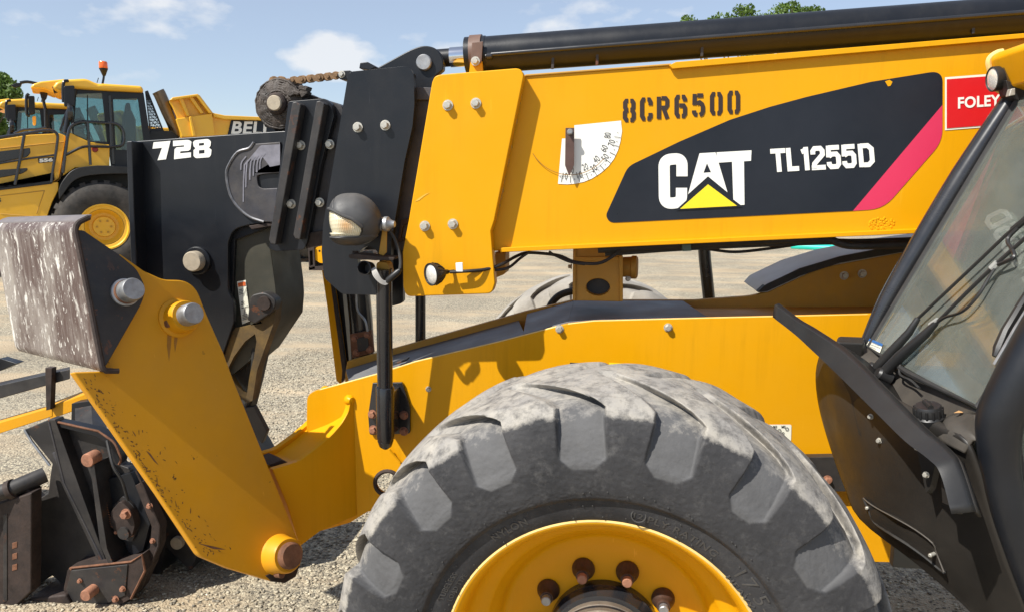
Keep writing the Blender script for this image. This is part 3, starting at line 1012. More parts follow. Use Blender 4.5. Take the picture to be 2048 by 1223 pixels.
plate('gooseneck', [(447, 706), (462, 668), (470, 655), (500, 650), (538, 628), (553, 606), (549, 642), (530, 694), (514, 740), (505, 800), (494, 806), (455, 770), (432, 730)], YB + .075, .05, M['yellow_grimy_shaded'], head,
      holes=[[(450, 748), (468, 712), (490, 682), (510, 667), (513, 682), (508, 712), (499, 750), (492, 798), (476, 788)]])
plate('gooseneck_core', [(428, 720), (470, 690), (500, 664), (524, 650), (516, 712), (503, 770), (490, 822), (462, 840), (440, 800)], YB + .14, .1, M['rubber'], head)
tube('hose', [PY(507, 668, YB + .13), PY(509, 700, YB + .11), PY(508, 740, YB + .11), PY(498, 800, YB + .12), PY(486, 838, YB + .16)], .013, M['rubber'], head, 8, curve=5)
tube('hose', [PY(492, 690, YB + .15), PY(494, 750, YB + .15), PY(480, 800, YB + .18)], .010, M['rubber'], head, 8, curve=5)
plate('tilt_link', [(486, 815), (508, 812), (534, 862), (524, 886), (495, 860)], YB + .10, .025, M['black_dirty'], head)

# ---- chain and sprocket
sp0 = PY(571, 212, YB + .13)
prof = []
spk = lathe('chain_sprocket', [(-.065, .01), (-.065, .072), (-.05, .087), (-.02, .091), (.03, .091), (.055, .082), (.065, .062), (.068, .034), (.068, 0)], sp0, FWD, M['grease'], TELE, 72)
for v in spk.data.vertices:      # teeth and grease lumps
    d = v.co - sp0
    rr_ = math.hypot(d.x, d.z)
    if rr_ > .05:
        a = math.atan2(d.z, d.x)
        k = 1 + .035 * math.sin(a * 13) + NP.uniform(-.03, .03)
        v.co = sp0 + Vector((d.x * k, d.y, d.z * k))
for v in spk.data.vertices:
    v.co += Vector(NP.uniform(-.002, .002, 3))
# thick twisted grease rolls around the face
for j in range(6):
    pts = []
    r0 = .043 + j * .0078
    for k in range(40):
        a = 2 * math.pi * k / 40
        pts.append(sp0 + Vector((r0 * math.cos(a), -.064 + j * .002 + rng.uniform(-.002, .002), r0 * math.sin(a))) + Vector((rng.uniform(-.0012, .0012), 0, rng.uniform(-.0012, .0012))))
    tube('grease_roll', pts + pts[:1], [.0038 + rng.uniform(-.001, .0016) for _ in range(41)], M['grease'], spk, 6, 40)
lathe('sprocket_hub', [(.06, .038), (.078, .036), (.084, .030), (.084, .0255)], sp0, FWD, M['rust_dark'], spk, 28)
lathe('sprocket_pin', [(.06, .026), (.090, .026), (.094, .023), (.094, 0)], sp0, FWD, M['tan_pin'], spk, 28)
for k in range(9):
    plate('grease_clump', [(x + rng.uniform(-3, 3), y + rng.uniform(-3, 3)) for x, y in circle(585 + rng.uniform(-10, 24), 180 + rng.uniform(-8, 10), 9, 6, 8)], YB + .05 + rng.uniform(0, .03), .04, M['grease'], spk, bevel=.004)
plate('sprocket_bracket', [(560, 230), (590, 178, 8), (612, 188), (640, 196), (640, 240), (560, 250)], YB + .12, .14, M['black_dirty'], TELE)
chain = None
def link_pts(cx, cy, L, h, ang):
    a = math.radians(ang)
    out = []
    for u, v in [(-L * .5, -h), (-L * .25, -h * 1.0), (0, -h * .72), (L * .25, -h), (L * .5, -h), (L * .5 + h * .7, -h * .7), (L * .5 + h, 0), (L * .5 + h * .7, h * .7), (L * .5, h), (L * .25, h), (0, h * .72), (-L * .25, h), (-L * .5, h), (-L * .5 - h * .7, h * .7), (-L * .5 - h, 0), (-L * .5 - h * .7, -h * .7)]:
        out.append((cx + u * math.cos(a) - v * math.sin(a), cy + u * math.sin(a) + v * math.cos(a)))
    return out
pinme = bolt_mesh('chain_pin', .006, .007, M['chain'], 0, False)
path = [(554 + 50 * math.cos(math.radians(t)), 210 - 50 * math.sin(math.radians(t))) for t in (100, 80, 62)] + [(586, 161), (604, 159.5), (621, 157.5), (639, 155.5), (656, 153.5), (673, 151)]
for i in range(len(path) - 1):
    a, b = Vector(path[i]), Vector(path[i + 1])
    c = (a + b) / 2
    ang = math.degrees(math.atan2(b.y - a.y, b.x - a.x))
    yo = 0 if i % 2 else .006
    lk = plate('chain_link', link_pts(c.x, c.y, (b - a).length, 8.2, ang), YB + .09 + yo, .005, M['chain'], spk, bevel=.001)
    plate('chain_link', link_pts(c.x, c.y, (b - a).length, 8.2, ang), YB + .125 - yo, .005, M['chain'], spk, bevel=.001)
    place('chain_pin', pinme, PY(b.x, b.y, YB + .09), FWD, lk)
plate('chain_anchor', [(672, 150, 6), (682, 142), (700, 141), (700, 160), (680, 159)], YB + .075, .06, M['black'], TELE)
place('bolt', zb, PY(684, 149, YB + .075), FWD, TELE, scale=.7)

# ---- extension cylinder on top
lug = plate('cylinder_lug', [(752, 137), (825, 97, 20), (851, 90, 22), (876, 98, 14), (887, 122, 12), (886, 140), (870, 153), (862, 190), (826, 196)], YB + .09, .035, M['black'], TELE, bevel=.004)
lathe('lug_pin', [(0, .026), (.012, .026), (.015, .023), (.015, 0)], PY(849, 126, YB + .09), FWD, M['steel'], lug, 28)
plate('section_top', [(760, 170), (870, 176), (868, 200), (760, 200)], YB + .03, .3, M['grime'], TELE)
YCYL = YB + .17
ax0, ax1 = PY(933, 113, YCYL), PY(2400, 7, YCYL)
axd = (ax1 - ax0)
R_C = .060
cyl = lathe('extension_cylinder', [(0, .02), (0, R_C * 1.04), (.07, R_C * 1.04), (.072, R_C), (axd.length, R_C)], ax0, axd, M['black'], TELE, 48)
lathe('chrome_rod', [(-.055, .033), (.01, .033)], ax0, axd, M['chrome'], cyl, 40)
lathe('rod_eye', [(-.16, .030), (-.055, .030)], ax0, axd, M['black'], cyl, 32)
tube('pressure_line', [PY(972, 113, YCYL - R_C - .002), PY(984, 109, YCYL - R_C - .006), PY(2400, -3, YCYL - R_C - .006)], .0075, M['black_gloss'], cyl, 10)
lathe('line_end', [(0, .004), (.004, .011), (.02, .011), (.024, .006)], PY(972, 113, YCYL - R_C - .004), axd, M['black_gloss'], cyl, 16)
sd = axd.normalized()
lathe('clamp_strap', [(.018, R_C * 1.0), (.018, R_C * 1.12), (.058, R_C * 1.12), (.058, R_C * 1.0)], ax0, axd, M['strap'], cyl, 40, closed=True)
plate('strap_leg', [(944, 85), (966, 83), (963, 128, 8), (941, 130, 8)], YCYL - R_C * 1.14 - .004, .006, M['strap'], cyl)
place('bolt', zb, PY(951, 123, YCYL - R_C * 1.14 - .004), FWD, cyl, scale=.9)
plate('strap_tab', [(941, 120, 8), (964, 118, 8), (966, 146), (938, 148)], YCYL - R_C * 1.14 + .003, .012, M['yellow'], cyl)
for x in (1103, 1192, 1402, 1945):
    plate('line_clip', [(x, 118 - (x - 1000) * .082), (x + 6, 117.5 - (x - 1000) * .082), (x + 5, 146 - (x - 1000) * .083), (x - 1, 147 - (x - 1000) * .083)], YCYL - R_C + .01, .01, M['black_dirty'], cyl)

# ---- hoses and lamps under the boom
yh = YB + .06
tube('hose_rail', [PY(1196, 499, yh), PY(1300, 493, yh), PY(1400, 487, yh), PY(1560, 480, yh), PY(1650, 478, yh), PY(1672, 484, yh), PY(1700, 491, yh), PY(1760, 491, yh), PY(1900, 486, yh)], .013, M['rubber'], TELE, 10, curve=5)
tube('hose_rail', [PY(1210, 507, yh + .02), PY(1400, 494, yh + .02), PY(1640, 484, yh + .02), PY(1720, 484, yh + .02), PY(1900, 478, yh + .02)], .010, M['rubber'], TELE, 8, curve=4)
cbl = surf('cable', (.02, .018, .017), .5)
tube('cable', [PY(900, 544, 2.37), PY(940, 542, 2.375), PY(975, 538, 2.40), PY(1005, 528, 2.43), PY(1030, 514, 2.5), PY(1052, 506, 2.52), PY(1085, 507, 2.52), PY(1120, 512, 2.52), PY(1150, 524, 2.52), PY(1195, 527, 2.5), PY(1225, 513, 2.5), PY(1240, 500, 2.5)], .0055, cbl, TELE, 8, curve=6)
tube('cable', [PY(926, 543, 2.385), PY(975, 541, 2.41), PY(1015, 536, 2.45), PY(1040, 517, 2.5), PY(1060, 503, 2.51)], .005, cbl, TELE, 8, curve=6)
tube('cable', [PY(1098, 503, 2.5), PY(1112, 512, 2.5), PY(1140, 524, 2.51), PY(1170, 529, 2.51)], .004, cbl, TELE, 8, curve=6)
tube('cable', [PY(1414, 498, 2.55), PY(1470, 504, 2.56), PY(1540, 497, 2.57), PY(1600, 488, 2.57), PY(1650, 480, 2.56)], .005, cbl, TELE, 8, curve=6)
plate('hose_clamp', [(1364, 489), (1382, 488), (1383, 502), (1365, 503)], YB + .03, .03, surf('green_grey_paint', (.08, .13, .10), .5), TELE)
# spot lamp on the collar
sa = Vector((-.66, -.75, -.06)).normalized()
s0 = PY(868, 548, 2.335)
spot = lathe('spot_lamp', [(-.056, 0), (-.056, .007), (-.040, .010), (-.034, .016), (-.012, .031), (.006, .0365), (.014, .0365), (.014, .0335), (.008, .032)], s0, sa, M['plastic_clean'], TELE, 36)
lathe('lamp_lens', [(.008, .033), (.013, .026), (.016, .012), (.017, 0)], s0, sa, M['silver_lens'], spot, 32)
tube('lamp_stalk', [s0 - sa * .05, s0 - sa * .05 + Vector((.02, .03, 0)), PY(905, 545, YC)], .005, M['plastic_clean'], spot, 8)
fr = frame_of(sa)
for k in range(14):
    a = 2 * math.pi * k / 14
    d = fr[1] * math.cos(a) + fr[2] * math.sin(a)
    tube('cooling_fin', [s0 - sa * .034 + d * .017, s0 - sa * .012 + d * .0325, s0 + d * .036], .0022, M['plastic_clean'], spot, 5)
plate('cable_tag', [(911, 526), (925, 525), (926, 544), (912, 545)], 2.366, .004, M['white'], TELE)
# ================================================================== frame
frame = plate('side_frame', [(614, 786, 16), (757, 747), (831, 723), (1000, 683), (1133, 648, 14), (1188, 642), (1416, 636), (1800, 627), (2300, 611), (2300, 1132), (1900, 1126), (1740, 1122), (1640, 1120), (1500, 1180), (1000, 1180), (860, 1010), (735, 1022), (700, 1044), (636, 1062), (612, 980)],
              YN, .025, M['yellow'], TELE, holes=[circle(775, 965, 25, 24, 20)], bevel=.004)
bolts(frame, [(1119, 657), (1336, 654)], YN, scale=.85)
bolts(frame, [(857, 777)], YN, scale=.62)
# ring around the opening
ringp = [PY(x, y, YN) for x, y in circle(775, 965, 25, 24, 24)]
tube('opening_ring', ringp + ringp[:1], .008, M['rust_dark'], frame, 8)
# chipped pale top edge
tube('worn_edge', [PY(x, y, YN + .004) for x, y in ((640, 779), (757, 746.5), (831, 722.5), (1000, 682.5), (1120, 651))], .0035, M['pale_edge'], frame, 6)
tube('worn_edge', [PY(x, y, YN + .004) for x, y in ((1136, 647.5), (1188, 641.5), (1416, 635.5), (1735, 629))], .0028, M['pale_edge'], frame, 6)
# far side plate and floor between the plates
YF = 2.93
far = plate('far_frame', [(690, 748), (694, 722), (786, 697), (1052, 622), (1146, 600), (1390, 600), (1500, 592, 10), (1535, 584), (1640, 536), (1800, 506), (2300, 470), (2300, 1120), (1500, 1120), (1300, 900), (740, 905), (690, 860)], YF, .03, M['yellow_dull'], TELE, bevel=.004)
def quad(name, pts, mat, par, th=.008, bevel=.001):
    P = [PY(*p) for p in pts]
    return solid(name, P, (0, 0, -th), mat, par, bevel=bevel)
y0, y1 = YN + .025, YF
quad('floor_plate', [(700, 768, y0), (800, 741, y0), (1052, 672, y0), (1037, 640, y1), (786, 709, y1), (692, 738, y1)], M['slate'], TELE)
deck = quad('deck_cover', [(1046, 668, y0 + .002), (1136, 643, y0 + .002), (1148, 601, y1 - .005), (1054, 627, y1 - .005)], M['slate'], TELE, .01)
quad('deck_cover', [(1136, 643, y0 + .002), (1200, 638, y0 + .002), (1416, 634, y0 + .002), (1366, 601, y1 - .005), (1148, 601, y1 - .005)], M['slate'], TELE, .01)
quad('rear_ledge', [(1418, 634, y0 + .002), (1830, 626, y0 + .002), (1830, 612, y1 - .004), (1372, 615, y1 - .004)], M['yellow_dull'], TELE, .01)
plate('ledge_slot', [(1603, 628, 3), (1625, 622, 4), (1830, 617), (1830, 626)], YF - .06, .02, M['black'], TELE)
plate('floor_bolt_plate', [(788, 725), (812, 718), (812, 722), (790, 729)], YN + .1, .05, M['black_dirty'], TELE)
# hood of the far side with its black seal
hood = plate('engine_hood', [(1515, 585, 4), (1530, 569, 5), (1600, 536), (1680, 512), (1800, 489), (2300, 424), (2300, 470), (1800, 506), (1640, 536), (1535, 584)], YF - .006, .32, surf('silver_grey_hood', (.40, .37, .33), .45, var=.1, dust=.4, dustcol=(.45, .40, .30)), TELE, bevel=.010)
plate('hood_seal', [(1514, 585, 4), (1530, 570, 5), (1600, 537), (1680, 513), (1800, 490), (2300, 425), (2300, 455), (1800, 505), (1680, 526), (1600, 552), (1535, 582)], YF - .012, .04, M['rubber'], hood, bevel=.004)
bolts(TELE, [(1688, 551), (1724, 547)], YF, scale=.95)
# lift pivot bracket with oval opening
br = plate('lift_bracket', [(1147, 494), (1245, 494), (1246, 603), (1146, 601)], 2.66, .16, M['yellow_dull'], TELE, holes=[circle(1196, 574, 24, 17, 20)], bevel=.004)
plate('bracket_core', [(1165, 550), (1230, 550), (1230, 598), (1165, 598)], 2.70, .06, M['black_dirty'], br)
plate('bracket_edge', [(1146, 498), (1152, 498), (1151, 601), (1145, 601)], 2.65, .01, M['yellow_dull'], br)
plate('bracket_edge', [(1238, 512), (1246, 512), (1246, 602), (1240, 602)], 2.65, .01, M['yellow_dull'], br)
plate('bracket_plate', [(1150, 514), (1238, 514), (1238, 522), (1150, 522)], 2.652, .008, M['yellow_dull'], br)
lathe('pivot_boss', [(0, .036), (.03, .038), (.034, .042), (.05, .042), (.055, .034), (.055, 0)], PY(1245, 534, 2.74), (1, -.1, 0), M['yellow_dull'], br, 28)
place('bolt', zb, PY(1256, 557, 2.72), FWD, br, scale=.6)
place('bolt', zb, PY(1143, 533, 2.70), (-1, -.3, 0), br, scale=.6)
tube('hydraulic_hose', [PY(1150, 580, 3.3), PY(1120, 590, 3.3), PY(1102, 608, 3.3), PY(1098, 625, 3.3)], .016, M['rubber'], TELE, 8, curve=5)
# mirror posts
tube('mirror_post', [PY(841, 480, 3.0), PY(841, 600, 3.0), PY(841, 690, 3.0)], .0215, M['black_gloss'], TELE, 16)
tube('grab_post', [PY(1407, 480, 3.25), PY(1410, 520, 3.25), PY(1418, 596, 3.25), PY(1420, 640, 3.25)], .026, M['black_gloss'], TELE, 16)
# far stabiliser seen between the boom head and the frame
fs = plate('far_stabilizer', [(643, 540), (660, 540), (690, 740), (680, 768), (672, 760), (655, 620)], 3.02, .12, M['yellow'], TELE, bevel=.004)
plate('stabilizer_edge', [(660, 560), (668, 580), (694, 748), (683, 765), (684, 740)], 3.01, .02, M['rust_dark'], fs)
plate('stabilizer_side', [(662, 560), (684, 575), (700, 744), (688, 756)], 3.06, .25, M['black'], fs)
tube('stabilizer_cylinder', [PY(712, 540, 3.06), PY(722, 640, 3.06), PY(728, 745, 3.06)], .050, M['black_gloss'], fs, 24)
tube('cylinder_line', [PY(712, 585, 2.995), PY(715, 620, 2.995), PY(730, 640, 2.985), PY(735, 662, 2.985)], .005, M['steel'], fs, 8, curve=4)
pp = plate('port_plate', [(699, 668), (742, 660), (747, 704), (704, 716)], 2.985, .02, M['rust'], fs)
plate('port_face', [(712, 676), (736, 671), (738, 698), (716, 704)], 2.982, .004, M['black_dirty'], pp)
for x, y in ((710, 676), (735, 669), (713, 704), (739, 698)):
    place('bolt', rb, PY(x, y, 2.985), FWD, pp)

# ---- stabiliser mount: curved trough that reaches out from the frame
A0 = PY(575, 1115, 2.30)
C0 = PY(712, 1000, YN - .004)
dm = Vector((C0.x - A0.x, C0.y - A0.y, 0)).normalized()
nm = Vector((dm.y, -dm.x, 0))
ml = lambda pts: [PN(x, y, C0, nm) for x, y in rnd(pts)]
w = Vector((-.155, .125, 0))
lipP = [(713, 796, 4), (701, 796, 6), (697, 822, 10), (684, 845, 8), (664, 868, 8), (636, 893, 8), (598, 922, 8), (545, 938), (575, 1010), (600, 1092), (640, 1062), (690, 1040), (713, 1031)]
lowP = [(713, 818), (696, 835, 10), (682, 856, 8), (660, 880, 8), (634, 903, 8), (598, 931, 8), (552, 945), (575, 1005), (600, 1084), (640, 1058), (690, 1036), (713, 1027)]
mount = solid('stabilizer_mount', ml(lipP), w * .14, M['yellow'], TELE, bevel=.004)
solid('trough', [p + w * .14 for p in ml(lowP)], w * .72, M['yellow'], mount, bevel=.003)
solid('rear_lip', [p + w * .86 for p in ml(lipP)], w * .14, M['yellow'], mount, bevel=.004)
for t in (.07, .93):
    k = PN(703, 800, C0, nm) + w * t
    lathe('lip_knob', [(-.02, .0), (-.018, .012), (-.006, .019), (.006, .019), (.018, .012), (.02, 0)], k, w, M['yellow'], mount, 18)
solid('seat_wear', [PN(x, y, C0, nm) + w * .2 for x, y in ((548, 935), (575, 925), (590, 931), (560, 942))], w * .5, M['rust_dark'], mount)

# ---- near stabiliser leg, swung up
nl = Vector((.82, -.48, .25)).normalized()
pad_dir = Vector((-.86, .50, -.035)).normalized()
AL = PY(575, 1115, 2.20)
leg = plane_plate('stabilizer_leg', [(146, 743), (207, 741), (214, 640), (225, 520), (240, 507), (288, 541), (327, 559, 12), (371, 560, 16), (394, 577, 16), (412, 624, 14), (447, 703), (468, 760), (600, 1088, 14), (606, 1112, 10), (598, 1138, 10), (572, 1164, 8), (540, 1160), (456, 1135), (399, 1111, 8), (315, 985)],
                  AL, nl, .03, M['yellow_worn'], TELE, bevel=.005)
plane_plate('leg_core', [(255, 640), (400, 620), (425, 700), (580, 1090), (560, 1120), (480, 1100), (430, 1070)], AL - nl * .03, nl, .13, M['yellow_worn'], leg, bevel=.01)
ear_p = AL + nl * .035
ear = plane_plate('foot_ear', [(150, 459), (168, 461), (240, 510), (274, 538, 12), (293, 577, 16), (284, 606, 12), (213, 730, 5), (203, 735), (177, 606)], ear_p, nl, .022, M['black_dirty'], leg, bevel=.003)
prof = rnd([(182, 430), (172, 434, 4), (155, 444, 8), (147, 458, 8), (176, 606), (201, 733, 6), (210, 744, 3), (238, 744), (238, 738), (215, 737, 4), (208, 728, 6), (184, 606), (156, 464, 6), (162, 450, 6), (176, 440, 4), (183, 437)])
def worn_pad():
    m, nt, b = new_mat('scraped_painted_steel')
    N, L = nt.nodes.new, nt.links.new
    tc = N('ShaderNodeTexCoord')
    def noise(scale, st, d=8, r=.65):
        mp = N('ShaderNodeMapping'); mp.inputs['Scale'].default_value = st
        mr = N('ShaderNodeMapping'); mr.inputs['Rotation'].default_value = (0, math.radians(10.8), 0)
        L(tc.outputs['Object'], mr.inputs['Vector'])
        L(mr.outputs[0], mp.inputs['Vector'])
        n = N('ShaderNodeTexNoise'); n.inputs['Scale'].default_value = scale
        n.inputs['Detail'].default_value = d; n.inputs['Roughness'].default_value = r
        L(mp.outputs[0], n.inputs['Vector'])
        return n.outputs[0]
    def rmp(v, lo, hi):
        r = N('ShaderNodeMapRange'); L(v, r.inputs['Value'])
        r.inputs['From Min'].default_value, r.inputs['From Max'].default_value = lo, hi
        return r.outputs[0]
    def mix(f, a, bb):
        x = N('ShaderNodeMix'); x.data_type = 'RGBA'
        L(f, x.inputs['Factor'])
        for key, val in (('A', a), ('B', bb)):
            if isinstance(val, tuple):
                x.inputs[key].default_value = (*val, 1)
            else:
                L(val, x.inputs[key])
        return x.outputs['Result']
    def mul(a, bb):
        x = N('ShaderNodeMath'); x.operation = 'MULTIPLY'
        L(a, x.inputs[0]); L(bb, x.inputs[1])
        return x.outputs[0]
    low = noise(3.2, (1, 1, .5), 6, .6)
    fine = noise(60, (1, 1, .12), 6, .7)
    base = mix(rmp(low, .50, .64), (.085, .052, .043), (.30, .265, .23))
    base = mix(mul(rmp(fine, .45, .7), rmp(low, .2, .6)), base, (.27, .235, .21))
    dash = mul(rmp(noise(40, (1, 1, .34), 6, .68), .555, .615), rmp(noise(6.5, (1, 1, .5), 6, .65), .40, .52))
    base = mix(dash, base, (.66, .63, .57))
    dash2 = mul(rmp(noise(95, (1, 1, .42), 4, .6), .62, .66), rmp(noise(4.5, (1, 1, .7), 4), .35, .55))
    base = mix(dash2, base, (.72, .69, .63))
    pit = rmp(noise(130, (1, 1, .5), 4, .6), .64, .70)
    base = mix(pit, base, (.05, .03, .025))
    L(base, b.inputs['Base Color'])
    ad2 = N('ShaderNodeMath'); ad2.operation = 'ADD'
    L(fine, ad2.inputs[0]); L(dash, ad2.inputs[1])
    b.inputs['Roughness'].default_value = .55
    b.inputs['Metallic'].default_value = .1
    bn = N('ShaderNodeBump'); bn.inputs['Strength'].default_value = .35; bn.inputs['Distance'].default_value = .003
    L(ad2.outputs[0], bn.inputs['Height']); L(bn.outputs[0], b.inputs['Normal'])
    return m
M['pad'] = worn_pad()
foot = solid('stabilizer_foot', [PN(x, y, ear_p + nl * .004, nl) for x, y in prof], pad_dir * .62, M['pad'], leg, bevel=.0025)
ft_ = rnd([(183, 429), (171, 432.5, 5), (157, 441)])
solid('foot_top', [PN(x, y, ear_p + nl * .0045, nl) for x, y in ft_] + [PN(x, y + 4, ear_p + nl * .0045, nl) for x, y in reversed(ft_)], pad_dir * .622, M['pad_top'], foot)
tube('foot_edge', [PN(x, y, ear_p + nl * .004, nl) for x, y in rnd([(178, 435), (155, 446, 8), (150, 459, 8), (180, 606), (205, 735, 6), (212, 741), (237, 741)])], .008, M['rust_dark'], leg, 8)
e2 = plane_plate('foot_ear', [(150, 459), (168, 461), (240, 510), (274, 538, 12), (293, 577, 16), (284, 606, 12), (213, 730, 5), (203, 735), (177, 606)], ear_p - nl * .0, nl, .02, M['black_dirty'], leg)
e2.location = pad_dir * .56
pe = PN(249, 585, ear_p, nl)
lathe('foot_pin', [(0, .040), (.008, .040), (.01, .033), (.056, .033), (.062, .030), (.062, 0)], pe, nl, M['steel'], leg, 32)
lathe('pin_rust', [(.001, .0345), (.022, .0345)], pe, nl, M['rust'], leg, 32)
pb = PN(355, 636, AL, nl)
lathe('cylinder_boss', [(0, .060), (.006, .060), (.012, .050), (.052, .047), (.058, .044), (.058, .036)], pb, nl, M['yellow_worn'], leg, 36)
lathe('cylinder_pin', [(.04, .033), (.098, .033), (.103, .030), (.103, 0)], pb, nl, M['steel'], leg, 32)
plane_plate('rust_clump', [(333, 640), (345, 622), (362, 634), (366, 652), (352, 656), (336, 652)], AL + nl * .03, nl, .03, M['rust'], leg, bevel=.005)
pp_ = PN(558, 1108, AL, nl)
lathe('leg_boss', [(0, .066), (.01, .062), (.05, .056), (.056, .052), (.056, .042)], pp_, nl, M['yellow_worn'], leg, 36)
lathe('leg_pin', [(.04, .042), (.070, .042), (.078, .036), (.078, 0)], pp_, nl, M['rust'], leg, 32)
lathe('keeper_pin', [(0, .012), (.03, .012), (.03, 0)], PN(550, 1146, AL, nl) + nl * .01, nl, M['rust'], leg, 16)
plane_plate('bare_tip', [(531, 1150), (560, 1138), (600, 1130), (592, 1152), (570, 1165), (545, 1162)], AL + nl * .003, nl, .02, M['rust_dark'], leg)

def stain(name, px, par, mat, plane=None):
    mesh_obj(name, [PN(x, y, AL + nl * .0009, nl) for x, y in rnd(px, 6)], [tuple(range(len(rnd(px, 6))))], mat, par)
rs_ = surf('rust_stain', (.34, .15, .012), .6, var=.25, vscale=30)
stain('rust_run', [(336, 650, 3), (344, 656, 3), (342, 690, 4), (338, 722), (334, 690, 4)], leg, rs_)
stain('rust_run', [(350, 660, 3), (357, 662, 3), (354, 684), (350, 704), (348, 684)], leg, rs_)
stain('scrape', [(395, 1085), (430, 1092, 3), (452, 1098), (428, 1097, 3)], leg, M['rust'])
stain('scrape', [(292, 900), (300, 905, 2), (318, 930), (308, 921, 2)], leg, M['rust'])
# flaked paint along the front edge of the leg
cv, cf = [], []
for k in range(190):
    t = rng.random()
    e0 = Vector((152, 750)).lerp(Vector((318, 985)), min(1, t * 1.35)) if t < .74 else Vector((318, 985)).lerp(Vector((410, 1110)), (t - .74) / .26)
    q = e0 + Vector((3 + rng.expovariate(1 / 15.0), rng.uniform(-6, 6)))
    L_, W_ = rng.uniform(1.0, 4.5) * (2.2 if rng.random() < .10 else 1), rng.uniform(.5, 1.4)
    a = math.radians(rng.choice((25, 35, 60, 80)) + rng.uniform(-25, 25))
    u, w2 = Vector((math.cos(a), math.sin(a))), Vector((-math.sin(a), math.cos(a)))
    s0_ = len(cv)
    m_ = 6
    for i in range(m_):
        an = 2 * math.pi * i / m_
        p = q + u * (L_ * math.cos(an) * rng.uniform(.6, 1.1)) + w2 * (W_ * math.sin(an) * rng.uniform(.5, 1.2))
        cv.append(PN(p.x, p.y, AL + nl * .0012, nl))
    cf.append(tuple(range(s0_, s0_ + m_)))
o_ = mesh_obj('paint_chips', cv, cf, surf('brown_primer_chips', (.12, .055, .018), .7, var=.4, vscale=40), leg)
o_['kind'] = 'stuff'
# ---- lamp post on the frame
plate('post_standoff', [(758, 785), (786, 785), (786, 870), (758, 870)], YN - .10, .09, M['black_gloss'], TELE)
pl = plate('post_bracket', [(745, 765), (804, 764), (820, 814), (820, 866, 5), (739, 869, 5), (736, 830)], YN - .014, .012, M['black_gloss'], TELE)
for x, y in ((745, 827), (808, 829), (747, 858), (808, 861)):
    place('bolt', rb, PY(x, y, YN - .014), FWD, pl, scale=1.1)
foot_t = PY(771, 880, YN - .115)
top_t = PY(768, 538, YN - .165)
tube('lamp_post', [foot_t, foot_t.lerp(top_t, .5), top_t], .0265, M['black_gloss'], TELE, 24)
tube('post_sleeve', [foot_t, foot_t.lerp(top_t, .03), foot_t.lerp(top_t, .325), foot_t.lerp(top_t, .33)], [.027, .031, .031, .029], M['black_gloss'], TELE, 24)
tube('sleeve_ring', [PY(757, 775, YN - .11), PY(770, 777, YN - .12), PY(786, 775, YN - .11)], .002, M['steel'], TELE, 6)
tube('sleeve_weld', [PY(757, 862, YN - .075), PY(764, 871, YN - .083), PY(774, 873, YN - .083), PY(785, 858, YN - .075)], .0035, M['black_gloss'], TELE, 6, curve=4)
lathe('post_tip', [(0, .028), (.02, .022), (.03, .010), (.03, 0)], foot_t, foot_t - top_t, M['black_gloss'], TELE, 20)
tube('frayed_cord', [PY(779, 897, YN - .015), PY(785, 906, YN - .012), PY(800, 924, YN - .012)], .004, M['yellow'], TELE, 6)
